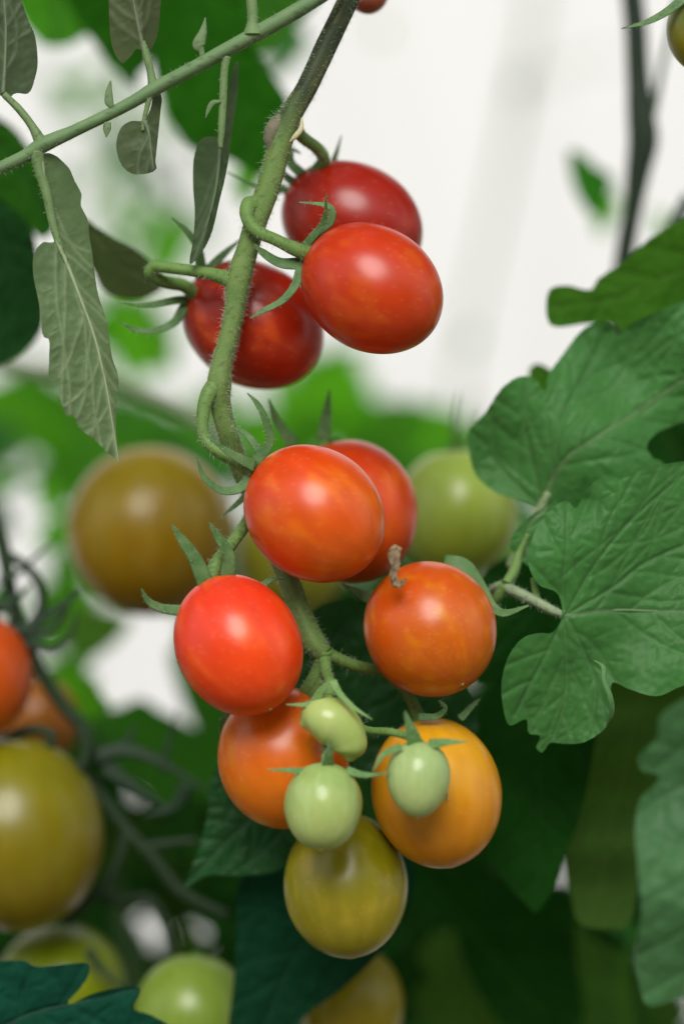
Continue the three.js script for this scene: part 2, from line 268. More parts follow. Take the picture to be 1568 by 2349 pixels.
tomato('large orange-red tomato at the centre, in front of its twin', { x: 720, y: 1178, z: 0.006, a: 174, b: 150, turn: 40, lean: 22, egg: 0, c0: [0.56, 0.045, 0.004], c1: [0.58, 0.085, 0.004], c2: [0.64, 0.14, 0.004], id: 4 },
  [sp(13, 0.006, 0.01, [585, 1060], [618, 1015], [610, 967], [590, 927], [567, 902]), sp(10, 0.006, 0.004, [598, 1040], [565, 997], [527, 977]), sp(14, 0.008, 0.014, [582, 1070], [530, 1042], [475, 1002]), sp(14, 0.006, 0.01, [574, 1096], [550, 1120], [510, 1126], [470, 1097], [450, 1047]), sp(9, -0.004, -0.006, [580, 1120], [545, 1155], [502, 1190])], { hub: 24 });
tomato('orange-red tomato half hidden behind the central tomato', { x: 806, y: 1172, z: -0.028, a: 166, b: 152, turn: 75, lean: 12, egg: 0, c0: [0.50, 0.038, 0.004], c1: [0.54, 0.068, 0.004], c2: [0.6, 0.11, 0.004], id: 5 },
  [sp(17, -0.03, -0.026, [672, 1020], [635, 967], [614, 915]), sp(17, -0.03, -0.03, [742, 1010], [748, 950], [756, 893])], { hub: 24 });
tomato('bright red tomato at the lower left of the truss, tilted', { x: 546, y: 1479, z: 0.012, a: 170, b: 143, turn: 62, lean: 20, egg: 0.01, c0: RED, c1: [0.74, 0.058, 0.004], c2: [0.72, 0.10, 0.004], id: 6, speck: 0.06 },
  [sp(20, 0.012, 0.016, [474, 1345], [445, 1280], [418, 1240], [394, 1204]), sp(18, 0.012, 0.016, [522, 1325], [524, 1276], [501, 1233], [480, 1198]), sp(13, 0.012, 0.016, [420, 1402], [369, 1395], [339, 1378], [325, 1350]), sp(8, 0.006, 0.004, [596, 1345], [626, 1329], [654, 1330])], { hub: 26, scar: true });
tomato('round orange tomato turning amber, beside the big lobed leaf', { x: 986, y: 1443, z: 0.0, a: 159, b: 151, turn: 60, lean: 30, egg: 0, c0: [0.48, 0.066, 0.004], c1: [0.52, 0.105, 0.004], c2: AMB, id: 7, speck: 0.05, patch: 0.5 },
  [sp(20, -0.008, 0.0, [1019, 1292], [1064, 1299], [1104, 1354], [1129, 1394], [1154, 1407], [1212, 1389]), sp(20, -0.012, -0.014, [870, 1380], [830, 1365], [784, 1338])], { hub: 20, scar: true });
tomato('orange tomato tucked under the bright red one, behind the small green fruits', { x: 650, y: 1738, z: -0.008, a: 164, b: 151, turn: 80, lean: 18, egg: 0, c0: [0.60, 0.10, 0.004], c1: [0.62, 0.15, 0.004], c2: AMB, id: 8, speck: 0.05 },
  [sp(8, -0.01, -0.014, [540, 1620], [512, 1650], [502, 1690])], { hub: 20 });
tomato('amber yellow tomato at the lower right, behind the small oval green fruit', { x: 1000, y: 1818, z: -0.006, a: 174, b: 149, turn: 78, lean: 15, egg: 0, c0: [0.56, 0.27, 0.008], c1: [0.54, 0.19, 0.007], c2: [0.50, 0.24, 0.008], id: 9, speck: 0.04 },
  [sp(9, -0.004, -0.008, [1054, 1650], [1080, 1622], [1101, 1602]), sp(9, 0.0, 0.004, [960, 1645], [1005, 1642], [1020, 1622], [1004, 1606])], { hub: 20 });
tomato('olive yellow tomato hanging lowest on the truss', { x: 793, y: 2030, z: -0.012, a: 166, b: 143, turn: 86, lean: 15, egg: 0, c0: [0.20, 0.19, 0.004], c1: OLV, c2: [0.33, 0.25, 0.02], id: 10, speck: 0.03 }, [], { hub: 18 });
{ // the kidney-shaped young fruit: a bent body
  const z = 0.017, pts = [[690, 1664], [708, 1656], [730, 1652], [757, 1656], [782, 1674], [797, 1698], [803, 1722], [802, 1746]].map(([x, y]) => V(x, y, z)), R = [8, 37, 51, 56, 52, 45, 36, 9].map((r) => r * PX * 0.975);
  const g = sweep(pts, R, { n: 60, k: 48, color: (t, q, P) => mix3([0.29, 0.38, 0.09], [0.36, 0.45, 0.15], clamp(0.5 + fbm(P.x * 160, P.y * 160, P.z * 160))) });
  const at = V(752, 1603, 0.014);
  tomato('small kidney-shaped green tomato, uppermost of the three young fruits', { z }, [sp(9, 0.018, 0.02, [728, 1612], [700, 1617], [656, 1616]), sp(12, 0.018, 0.02, [722, 1612], [738, 1582], [758, 1562]), sp(9, 0.02, 0.024, [762, 1562], [778, 1590], [812, 1624], [853, 1650])], { mat: M.green, geo: { g, stemEnd: at, ax: dirOf(0.1, 1, 0.1), tip: at }, hub: 13, group: 'young green fruits', sepalColor: [0.11, 0.24, 0.05] });
}
tomato('round pale green young tomato at the centre bottom of the truss', { x: 741, y: 1850, z: 0.021, a: 101, b: 90, turn: 92, lean: 22, egg: -0.05, c0: [0.25, 0.36, 0.11], c1: [0.34, 0.42, 0.13], c2: [0.3, 0.41, 0.16], id: 11, speck: 0, square: 0.06 },
  [sp(15, 0.022, 0.028, [750, 1758], [752, 1735], [758, 1698]), sp(8, 0.022, 0.026, [700, 1770], [660, 1767], [612, 1765]), sp(10, 0.022, 0.028, [795, 1768], [835, 1778], [893, 1773])], { mat: M.green, group: 'young green fruits', scar: true, hub: 13, sepalColor: [0.09, 0.21, 0.055] });
tomato('small egg-shaped pale green tomato in front of the amber tomato', { x: 959, y: 1787, z: 0.024, a: 88, b: 73, turn: 92, lean: 15, egg: -0.12, c0: [0.28, 0.39, 0.15], c1: [0.36, 0.45, 0.17], c2: [0.32, 0.43, 0.18], id: 12, speck: 0 },
  [sp(19, 0.025, 0.03, [950, 1708], [940, 1672], [928, 1632]), sp(12, 0.026, 0.03, [985, 1708], [1022, 1703], [1072, 1702]), sp(9, 0.027, 0.033, [918, 1714], [878, 1732], [855, 1768]), sp(5, 0.012, 0.012, [1005, 1780], [1022, 1815], [1025, 1838])], { mat: M.green, group: 'young green fruits', scar: true, hub: 13, sepalColor: [0.09, 0.21, 0.055] });
// fruits behind, out of focus
const BG = 'tomatoes on the plants behind';
tomato('big blurred olive-brown tomato behind the truss, left of the central tomato', { x: 345, y: 1218, z: -0.13, a: 196, b: 190, turn: 80, lean: 15, c0: [0.22, 0.16, 0.004], c1: [0.26, 0.14, 0.004], c2: [0.25, 0.18, 0.015], id: 20, speck: 0 }, [], { group: BG, hub: 20 });
tomato('blurred yellow-green tomato seen between the bright red and central tomatoes', { x: 668, y: 1278, z: -0.16, a: 140, b: 132, turn: 90, lean: 10, c0: [0.24, 0.24, 0.02], c1: [0.27, 0.26, 0.02], c2: [0.25, 0.22, 0.02], id: 21, speck: 0 }, [], { group: BG, hub: 16 });
tomato('blurred green tomato with a pale shine, behind the upper lobed leaf', { x: 1046, y: 1178, z: -0.10, a: 150, b: 140, turn: 85, lean: 0, c0: [0.26, 0.36, 0.06], c1: [0.24, 0.29, 0.02], c2: [0.26, 0.33, 0.04], id: 22, speck: 0 }, [sp(10, -0.1, -0.09, [1046, 1040], [1040, 980], [1052, 890]), sp(9, -0.1, -0.1, [1060, 1042], [1085, 990], [1100, 930])], { group: BG, hub: 18 });
tomato('orange-red tomato cut off by the left edge', { x: -70, y: 1550, z: -0.07, a: 150, b: 145, turn: 80, lean: 10, c0: [0.5, 0.06, 0.004], c1: [0.5, 0.085, 0.004], c2: [0.5, 0.10, 0.01], id: 23, speck: 0 }, [], { group: BG, hub: 18 });
tomato('shaded brown-orange tomato peeping out behind the left stem', { x: 92, y: 1650, z: -0.15, a: 95, b: 90, turn: 90, lean: 0, c0: [0.3, 0.1, 0.01], c1: [0.3, 0.1, 0.01], c2: [0.3, 0.12, 0.01], id: 24, speck: 0 }, [], { group: BG, hub: 14 });
tomato('large glossy yellow-olive tomato at the lower left edge', { x: 38, y: 1912, z: -0.075, a: 222, b: 200, turn: 80, lean: 12, c0: [0.16, 0.15, 0.004], c1: [0.17, 0.125, 0.004], c2: [0.19, 0.15, 0.006], id: 25, speck: 0 }, [], { group: BG, hub: 22 });
tomato('olive green tomato low at the left behind a dark leaf', { x: 140, y: 2268, z: -0.10, a: 150, b: 148, turn: 90, lean: 10, c0: [0.15, 0.2, 0.004], c1: [0.16, 0.2, 0.004], c2: [0.2, 0.22, 0.004], id: 26, speck: 0 }, [], { group: BG, hub: 18 });
tomato('glossy green tomato cut off by the bottom edge', { x: 440, y: 2330, z: -0.07, a: 142, b: 134, turn: 95, lean: 12, c0: [0.16, 0.24, 0.03], c1: [0.16, 0.24, 0.03], c2: [0.2, 0.27, 0.05], id: 27, speck: 0 }, [], { group: BG, hub: 18 });
tomato('dull yellow tomato below the lowest truss fruit, behind a dark leaf', { x: 805, y: 2300, z: -0.08, a: 130, b: 120, turn: 90, lean: 0, c0: [0.24, 0.2, 0.004], c1: [0.24, 0.18, 0.004], c2: [0.24, 0.2, 0.004], id: 28, speck: 0 }, [], { group: BG, hub: 16 });
tomato('dark green tomato in the top right corner with long sepals', { x: 1612, y: 72, z: 0.0, a: 98, b: 84, turn: 78, lean: 8, c0: [0.10, 0.13, 0.02], c1: [0.2, 0.17, 0.004], c2: [0.13, 0.14, 0.02], id: 29, speck: 0 }, [sp(13, 0.006, 0.01, [1590, -30], [1545, 15], [1490, 48], [1424, 66])], { group: 'tomatoes above the truss', hub: 18 });
tomato('brownish red tomato tip at the top edge beside the stem', { x: 842, y: -24, z: -0.02, a: 56, b: 50, turn: 80, lean: 0, c0: [0.3, 0.07, 0.04], c1: [0.3, 0.07, 0.04], c2: [0.3, 0.08, 0.04], id: 30, speck: 0 }, [], { group: 'tomatoes above the truss', hub: 10 });

// ───────────── the main truss stem ─────────────
{
  const t = thing('truss_stem', V(835, -70, 0), 'hairy green fruit stem carrying the main cluster of tomatoes', 'plant stem');
  const up = [[840, -80, 0], [800, 0, 0], [748, 108, 0], [702, 205, 0.001], [664, 270, 0.001], [642, 335, 0.001], [612, 440, 0.001], [588, 505, 0.001], [568, 570, 0.001], [548, 640, 0.001], [540, 700, 0.001], [526, 770, 0.001], [510, 830, 0.001], [502, 880, 0.001], [505, 930, 0], [524, 1000, -0.002], [552, 1080, -0.008], [600, 1180, -0.014], [640, 1280, -0.012], [668, 1345, -0.008], [690, 1405, -0.006], [722, 1475, -0.004], [742, 1500, -0.004]];
  const rad = [24, 24, 25, 24, 26, 27, 27, 26, 25, 29, 24, 23, 24, 28, 24, 23, 22, 22, 22, 23, 23, 26, 22];
  stalk(t, 'main_axis', up, rad, 0, { hairs: 6500, hairLen: 0.0017, k: 20, ridge: 0.045, color: null });
  const ped = (pts, rad, n = 240) => stalk(t, 'pedicel', pts, rad, 0, { hairs: n, hairLen: 0.0018 });
  ped([[596, 470, 0.001], [572, 470, 0.003], [566, 495, 0.005], [585, 527, 0.006], [635, 552, 0.006], [682, 574, 0.005], [706, 584, 0.004]], [22, 19, 16, 15, 14, 17, 17]);
  ped([[545, 650, 0.001], [510, 635, 0], [460, 624, -0.003], [390, 615, -0.006], [354, 612, -0.008], [344, 626, -0.009], [374, 646, -0.012], [423, 656, -0.015], [452, 680, -0.018]], [24, 17, 14, 13, 14, 14, 14, 15, 17]);
  ped([[500, 878, 0.001], [478, 905, 0.003], [466, 950, 0.004], [468, 1000, 0.005], [490, 1028, 0.006], [535, 1055, 0.006], [580, 1082, 0.005]], [22, 18, 15, 14, 14, 15, 19]);
  ped([[585, 1160, -0.012], [563, 1204, -0.004], [530, 1250, 0.004], [498, 1292, 0.009], [482, 1330, 0.010]], [16, 14, 14, 16, 18]);
  ped([[664, 265, 0], [690, 312, -0.008], [726, 340, -0.014], [742, 366, -0.018], [722, 396, -0.022], [690, 415, -0.026]], [15, 14, 14, 15, 17, 18]);
  ped([[735, 1490, -0.004], [778, 1512, -0.005], [820, 1528, -0.008], [872, 1534, -0.014], [925, 1500, -0.018]], [16, 13, 13, 13, 14], 120);
  ped([[745, 1505, -0.004], [748, 1540, 0.001], [756, 1565, 0.008], [755, 1600, 0.013]], [15, 12, 12, 12], 90);
  ped([[745, 1490, -0.003], [737, 1530, -0.005], [712, 1575, -0.006], [690, 1600, -0.008]], [18, 20, 18, 16], 100);
  ped([[760, 1570, 0.006], [790, 1625, 0.006], [834, 1672, 0.012], [895, 1679, 0.018], [945, 1692, 0.022]], [9, 9, 9, 9, 9], 60);
  ped([[740, 1560, -0.002], [690, 1640, -0.006], [745, 1700, 0.012], [745, 1752, 0.02]], [9, 9, 8, 9], 30);
  ped([[872, 1534, -0.014], [930, 1585, -0.012], [958, 1640, -0.01], [975, 1668, -0.008]], [12, 12, 15, 17], 60);
  ped([[742, 1500, -0.006], [770, 1640, -0.024], [790, 1790, -0.026], [788, 1880, -0.02]], [13, 12, 12, 14], 30);
  ped([[640, 1280, -0.012], [690, 1150, -0.04], [730, 1040, -0.03], [752, 1020, -0.028]], [14, 13, 13, 16], 20);
  stalk(t, 'broken_stub', [[655, 262, 0.0], [632, 288, 0.002], [620, 318, 0.002], [622, 342, 0.002]], [12, 18, 16, 9], 0, { color: [0.13, 0.13, 0.08], hairs: 90, hairLen: 0.0022 });
  stalk(t, 'bark_scar', [[692, 270, 0.003], [690, 296, 0.003], [676, 314, 0.0033], [664, 326, 0.003]], [2, 6, 6, 2], 0, { color: [0.42, 0.42, 0.24] });
}
{
  const t = thing('dried_blossom', V(905, 1345, 0.019), 'withered brown flower scrap stuck on top of the orange tomato', 'dried flower');
  const c = (k) => (tt, q, P) => { const f = clamp(0.5 + noise(P.x * 1500, P.y * 900, P.z * 1500)); return mix3([0.06, 0.035, 0.02], [0.38, 0.28, 0.16], f * k); };
  const mk = (n, p, r, k = 1) => { const v = p.map((q) => V(q[0], q[1], q[2])); part(t, n, sweep(v, r.map((x) => x * PX), { n: 24, k: 10, ridge: 0.22, flat: 0.55, color: c(k) }), M.dry); };
  mk('withered_petal', [[914, 1254, 0.0195], [904, 1272, 0.019], [908, 1296, 0.0185], [902, 1318, 0.018], [910, 1343, 0.0175]], [9, 13, 9, 8, 9]);
  mk('withered_petal', [[903, 1338, 0.0175], [918, 1343, 0.018], [926, 1332, 0.0185], [930, 1328, 0.0185]], [7, 6, 5, 4], 0.7);
  mk('withered_petal', [[902, 1262, 0.0195], [898, 1290, 0.0195], [903, 1312, 0.0185]], [3, 5, 2], 0.8);
}

// ───────────── leaf branch at the upper left ─────────────
{
  const t = thing('tomato_leaf', V(-30, 402, 0.008), 'grey-green leaf branch crossing the upper left with hanging folded leaflets', 'leaf');
  stalk(t, 'rachis', [[-40, 406], [0, 386], [60, 357], [98, 333], [175, 298], [300, 236], [350, 206], [450, 152], [550, 97], [625, 56], [720, 0], [790, -45]], [13, 14, 15, 18, 14, 14, 16, 16, 17, 18, 17, 16], 0.008, { hairs: 800, hairLen: 0.0012, color: [0.10, 0.185, 0.075] });
  const sm = (p, r, n = 60) => stalk(t, 'leaflet_stalk', p, r, 0.008, { hairs: n, hairLen: 0.001, color: [0.11, 0.19, 0.07] });
  sm([[98, 333], [76, 292], [46, 252], [10, 216]], [16, 10, 9, 8]);
  sm([[352, 204], [346, 165], [336, 125], [328, 95]], [12, 9, 9, 6]);
  sm([[84, 348], [90, 385], [106, 440], [126, 530], [152, 600]], [17, 13, 11, 9, 6], 160);
  sm([[345, 215], [338, 245], [331, 275], [328, 300]], [8, 6, 5, 4]);
  sm([[520, 130], [515, 160], [512, 220], [508, 300], [505, 340]], [10, 9, 9, 8, 5]);
  sm([[580, 82], [580, 50], [578, 10], [572, -40]], [24, 13, 12, 12]);
  const U = { under: true, base: C_UNDER, vein: V_UNDER, z: 0.008, quilt: 0.0005 };
  const mid1 = [[92, 352], [104, 430], [128, 540], [152, 600], [180, 672], [215, 767], [240, 867], [256, 957], [272, 1058]];
  const mx = (y) => { for (let i = 1; i < mid1.length; i++) if (y < mid1[i][1]) { const a = mid1[i - 1], b = mid1[i]; return lerp(a[0], b[0], (y - a[1]) / (b[1] - a[1])); } return 272; };
  leaflet(t, { ...U, id: 3, h: 3, step: 56, sideOpt: { ang: 24, bend: -0.05, from: 0.14 }, mids: [mid1], ribR: 7, rise: (x, y) => (x > mx(y) ? -0.55 : 0.22) * Math.abs(x - mx(y)) * PX * 1.4,
    out: [[96, 356], [117, 352], [155, 380], [172, 415], [187, 445], [186, 470], [202, 505], [205, 540], [212, 580], [216, 617], [226, 677], [245, 737], [257, 817], [272, 867], [268, 927], [266, 982], [270, 1030], [273, 1060], [262, 1050], [248, 1040], [220, 1012], [180, 980], [170, 956], [155, 955], [137, 908], [133, 872], [115, 873], [113, 822], [112, 779], [100, 772], [91, 702], [76, 622], [80, 578], [98, 556], [124, 554], [116, 480], [104, 420]] });
  leaflet(t, { ...U, id: 4, h: 4, base: [0.06, 0.095, 0.04], vein: [0.13, 0.18, 0.1], mids: [[[8, 214], [12, 150], [14, 60], [4, -60]]], rise: (x, y) => -0.3 * Math.abs(x - 12) * PX, out: [[-80, -70], [30, -70], [50, 0], [65, 45], [80, 80], [87, 145], [82, 175], [66, 214], [38, 214], [20, 224], [-10, 212], [-60, 130]] });  // shadow on this leaflet is put into its darker olive base
  leaflet(t, { ...U, id: 5, h: 3.5, base: [0.06, 0.085, 0.03], vein: [0.12, 0.15, 0.08], mids: [[[330, 116], [318, 60], [306, 0], [298, -80]]], rise: (x, y) => (x > 330 ? -0.8 : -0.25) * Math.abs(x - 325) * PX, out: [[252, -80], [250, 0], [251, 45], [257, 105], [270, 135], [283, 145], [300, 130], [315, 112], [330, 119], [345, 115], [360, 85], [367, 30], [364, -80]] });  // base darkened here too, for the shadow it hangs in
  leaflet(t, { ...U, id: 6, h: 3, step: 40, base: [0.07, 0.105, 0.042], vein: [0.15, 0.2, 0.12], mids: [[[332, 278], [340, 300], [346, 340], [352, 388]]], sideOpt: { ang: 40 }, rise: (x, y) => (x > 340 ? -1.0 : 0.1) * Math.abs(x - 340) * PX, out: [[330, 276], [300, 278], [280, 290], [268, 320], [268, 345], [280, 380], [305, 399], [358, 390], [357, 370], [362, 320], [369, 250], [371, 225], [358, 190], [350, 225], [345, 250]] });
  leaflet(t, { ...U, id: 7, h: 3.5, step: 60, z: 0.002, base: [0.05, 0.09, 0.034], vein: [0.1, 0.15, 0.08], mids: [[[507, 310], [502, 380], [492, 450], [470, 530], [442, 604]]], sideOpt: { ang: 22, bend: 0 }, rise: (x, y) => -0.5 * Math.abs(x - 500 + Math.max(0, y - 400) * 0.2) * PX, out: [[505, 312], [465, 316], [447, 352], [443, 425], [447, 485], [444, 545], [436, 606], [455, 590], [482, 545], [505, 455], [516, 410], [525, 360], [535, 285], [546, 205], [545, 138], [532, 165], [522, 230], [513, 300]] });
  const bud = (name, p, r) => part(t, name, sweep(p.map((q) => V(q[0], q[1], 0.009)), r.map((x) => x * PX), { n: 20, k: 10, flat: 0.35, nrm: dirOf(0, 0, 1), color: stemCol([0.10, 0.17, 0.07]) }), M.stem);
  bud('tiny_leaflet', [[466, 134], [462, 116], [456, 104], [466, 72], [471, 40]], [7, 7, 15, 9, 1.5]);
  bud('tiny_leaflet', [[258, 245], [251, 234], [250, 212], [254, 185]], [6, 10, 8, 2]);
  bud('tiny_leaflet', [[247, 280], [246, 296], [244, 315]], [8, 9, 2]);
  bud('tiny_leaflet', [[508, 232], [488, 236], [478, 252], [472, 270]], [3, 6, 5, 1]);
}

// ───────────── lobed leaves at the right ─────────────
{
  const t = thing('tomato_leaf', V(1150, 1345, -0.006), 'big lobed green leaf in sharp focus at the right, beside the round orange tomato', 'leaf');
  stalk(t, 'rachis', [[1010, 1450, -0.05], [1095, 1392, -0.032], [1148, 1346, -0.014], [1180, 1356, -0.008], [1215, 1372, -0.006], [1258, 1396, -0.005], [1296, 1412, -0.005]], [11, 12, 13, 12, 12, 11, 7], 0, { hairs: 500, hairLen: 0.0014, color: [0.19, 0.27, 0.15] });
  stalk(t, 'leaflet_stalk', [[1160, 1340, -0.01], [1178, 1310, -0.012], [1190, 1270, -0.014], [1210, 1225, -0.014]], [12, 13, 10, 6], 0, { hairs: 40 });
  stalk(t, 'leaflet_stalk', [[1156, 1342, -0.01], [1140, 1372, -0.012], [1120, 1400, -0.016]], [12, 12, 8], 0, { hairs: 30 });
  stalk(t, 'leaflet_stalk', [[1232, 1378, -0.006], [1226, 1350, -0.007], [1221, 1326, -0.008]], [9, 8, 6], 0, {});
  const rise2 = (x, y) => { const d = Math.hypot(x - 1300, y - 1410); return -0.000022 * Math.max(0, x - 1450) - 0.003 * smooth(140, 420, Math.abs(y - 1410)) + 0.0035 * Math.sin(x * 0.012 + y * 0.009) * smooth(0, 160, d) - 0.004 * Math.exp(-(((x - 1340) / 40) ** 2 + ((y - 1160) / 45) ** 2)); };
  leaflet(t, { id: 11, h: 3, z: -0.004, step: 78, quilt: 0.0006, base: C_TOP, ribR: 3, sideOpt: { ang: 44, bend: 0.25, from: 0.12 }, rise: rise2,
    mids: [[[1296, 1412], [1400, 1400], [1520, 1402], [1650, 1400], [1800, 1380]], [[1300, 1405], [1360, 1300], [1440, 1200], [1540, 1110]], [[1302, 1408], [1400, 1350], [1480, 1290], [1620, 1230]], [[1292, 1400], [1290, 1340], [1298, 1260], [1300, 1180]], [[1300, 1418], [1340, 1500], [1365, 1580], [1350, 1680]], [[1292, 1420], [1298, 1500], [1296, 1600], [1270, 1690]], [[1290, 1422], [1252, 1500], [1215, 1570], [1180, 1640]]],
    out: [[1288, 1402], [1276, 1360], [1235, 1342], [1212, 1300], [1212, 1262], [1228, 1215], [1258, 1172], [1300, 1148], [1318, 1166], [1346, 1122], [1380, 1092], [1415, 1094], [1450, 1076], [1510, 1066], [1568, 1058], [1680, 1050], [1790, 1120], [1860, 1260], [1850, 1400], [1760, 1500], [1640, 1560], [1568, 1572], [1505, 1597], [1440, 1580], [1404, 1566], [1400, 1620], [1392, 1664], [1340, 1702], [1290, 1706], [1262, 1704], [1242, 1726], [1229, 1716], [1238, 1688], [1212, 1682], [1206, 1650], [1168, 1664], [1152, 1616], [1150, 1560], [1168, 1500], [1200, 1462], [1238, 1452], [1262, 1452], [1282, 1430]] }, 'leaf_blade');
  part(t, 'rolled_edge', sweep([[1362, 1515, 0.0], [1382, 1530, 0.002], [1384, 1560, 0.003], [1398, 1600, 0.003], [1402, 1636, 0.001], [1390, 1664, -0.002]].map((q) => V(...q)), [2, 6, 6, 7, 6, 2].map((r) => r * PX), { n: 36, k: 12, flat: 0.6, color: stemCol([0.06, 0.17, 0.05], [0.1, 0.22, 0.08], 0.5) }), M.stem);
  leaflet(t, { id: 12, h: 3.5, z: -0.014, step: 50, base: C_TOP, mids: [[[1222, 1296], [1205, 1250], [1215, 1200], [1250, 1165]]], out: [[1216, 1300], [1190, 1282], [1170, 1256], [1176, 1225], [1205, 1192], [1240, 1168], [1275, 1150], [1290, 1190], [1260, 1260]] });
}
{
  const t = thing('tomato_leaf', V(1180, 1260, -0.03), 'broad lobed leaf with a pale midrib above the sharp leaf, reaching the right edge', 'leaf');
  const rise = (x, y) => { const m = 1150 - (x - 1250) * 0.85; return -0.004 * smooth(0, 220, Math.abs(y - m)) + 0.004 * Math.sin(x * 0.011 - y * 0.013) - 0.00002 * Math.max(0, x - 1500); };
  stalk(t, 'leaf_stalk', [[1170, 1300, -0.032], [1200, 1240, -0.03], [1232, 1182, -0.028], [1256, 1130, -0.026]], [12, 13, 12, 8], 0, { hairs: 60, color: [0.17, 0.26, 0.12] });
  leaflet(t, { id: 13, h: 4, z: -0.026, step: 84, quilt: 0.0008, ribR: 4, rise, base: C_TOP, sideOpt: { ang: 46, bend: 0.2, from: 0.1 },
    mids: [[[1245, 1158], [1262, 1110], [1305, 1045], [1372, 1000], [1460, 945], [1568, 870], [1700, 780]], [[1262, 1105], [1290, 960], [1345, 850], [1390, 760]], [[1240, 1160], [1220, 1060], [1200, 960], [1205, 880]], [[1238, 1162], [1180, 1110], [1120, 1040]]],
    out: [[1240, 1166], [1190, 1146], [1140, 1132], [1092, 1092], [1076, 1040], [1076, 985], [1110, 950], [1148, 892], [1190, 864], [1226, 868], [1250, 898], [1256, 862], [1290, 812], [1340, 752], [1385, 738], [1408, 752], [1416, 772], [1442, 745], [1505, 715], [1568, 690], [1700, 640], [1800, 740], [1780, 860], [1660, 930], [1568, 966], [1502, 996], [1482, 1024], [1500, 1052], [1520, 1062], [1500, 1110], [1430, 1130], [1360, 1150], [1310, 1180], [1262, 1178]] }, 'leaf_blade');
}
{
  const t = thing('tomato_leaf', V(1600, 560, -0.045), 'olive translucent leaf with a rounded lobe against the bright wall, upper right', 'leaf');
  leaflet(t, { id: 14, h: 5, z: -0.045, step: 90, quilt: 0.001, mat: M.young, base: [0.045, 0.17, 0.004], vein: [0.06, 0.18, 0.01], mids: [[[1680, 560], [1560, 620], [1420, 680], [1270, 705]]], rise: (x, y) => 0.003 * Math.sin(x * 0.012), out: [[1252, 690], [1262, 662], [1300, 655], [1352, 664], [1372, 638], [1420, 605], [1490, 545], [1568, 500], [1700, 440], [1740, 600], [1660, 720], [1568, 770], [1480, 810], [1425, 780], [1412, 745], [1350, 742], [1262, 746]] }, 'leaf_blade');
  leaflet(t, { id: 15, h: 5, z: -0.06, rib: false, mat: M.young, base: [0.045, 0.17, 0.004], vein: [0.06, 0.18, 0.01], mids: [[[1260, 920], [1235, 840]]], out: [[1212, 850], [1228, 834], [1258, 845], [1290, 880], [1270, 930], [1225, 920]] }, 'leaf_blade');
}
{
  const t = thing('tomato_leaf', V(1640, 1560, 0.05), 'pale blurred leaf near the viewer at the lower right edge', 'leaf');
  leaflet(t, { id: 16, h: 5, z: 0.06, step: 110, quilt: 0.0009, base: [0.055, 0.165, 0.055], vein: [0.13, 0.23, 0.1], ribR: 6, sideOpt: { ang: 60, from: 0.05 }, mids: [[[1640, 1560], [1625, 1800], [1610, 2050], [1560, 2330]]], rise: (x, y) => 0.004 * Math.sin(y * 0.013) - 0.00002 * Math.abs(x - 1620), out: [[1650, 1560], [1568, 1602], [1512, 1642], [1505, 1690], [1462, 1738], [1470, 1768], [1510, 1778], [1500, 1800], [1468, 1830], [1455, 1900], [1462, 2000], [1468, 2100], [1456, 2190], [1466, 2270], [1486, 2306], [1560, 2290], [1640, 2270], [1800, 2250], [1850, 1950], [1780, 1640]] }, 'leaf_blade');
}
// leaves just behind and below the fruit
function soloLeaf(label, o, group = 'shaded leaves round the fruit') { const t = thing('tomato_leaf', V(o.mids[0][0][0], o.mids[0][0][1], o.z), label, 'leaf', group); leaflet(t, o, 'leaf_blade'); return t; }
soloLeaf('olive leaf in shade below the sharp lobed leaf', { id: 31, rib: false, h: 6, z: -0.06, step: 80, mat: M.young, base: [0.045, 0.115, 0.010], vein: [0.06, 0.13, 0.016], mids: [[[1480, 1540], [1450, 1700], [1400, 1900], [1360, 2110]]], rise: (x, y) => 0.004 * Math.sin(y * 0.03), out: [[1380, 1560], [1480, 1520], [1600, 1540], [1590, 1700], [1520, 1850], [1470, 2000], [1440, 2122], [1400, 2132], [1326, 2116], [1308, 2050], [1294, 1985], [1326, 1862], [1345, 1762]] });
soloLeaf('dark hanging leaf right of the amber tomato', { id: 32, rib: false, h: 6, z: -0.045, step: 80, base: C_SHADED, vein: [0.013, 0.058, 0.010], mat: M.shade, mids: [[[1230, 1600], [1240, 1750], [1240, 1900], [1228, 2090]]], out: [[1140, 1560], [1260, 1540], [1370, 1620], [1360, 1720], [1335, 1850], [1290, 1980], [1262, 2050], [1228, 2092], [1190, 2060], [1130, 1980], [1090, 1860], [1080, 1700]] });
soloLeaf('black-green leaf in the shade under the sharp leaf stalk', { id: 38, rib: false, h: 6, z: -0.055, step: 80, mat: M.shade, base: C_SHADED, vein: [0.014, 0.06, 0.012], mids: [[[1330, 1300], [1240, 1380], [1130, 1500]]], out: [[1120, 1300], [1230, 1270], [1340, 1290], [1350, 1420], [1320, 1520], [1200, 1560], [1090, 1560], [1060, 1450]] });
soloLeaf('dark leaf with crinkled veins behind the fork of the stem', { id: 33, h: 4, z: -0.04, step: 60, quilt: 0.0012, base: [0.012, 0.075, 0.012], vein: [0.03, 0.1, 0.03], mids: [[[690, 1780], [780, 1680], [860, 1570], [930, 1440]]], out: [[640, 1560], [690, 1430], [740, 1385], [830, 1370], [930, 1400], [1010, 1480], [1080, 1590], [1090, 1700], [960, 1760], [820, 1790], [700, 1790], [640, 1700]] });
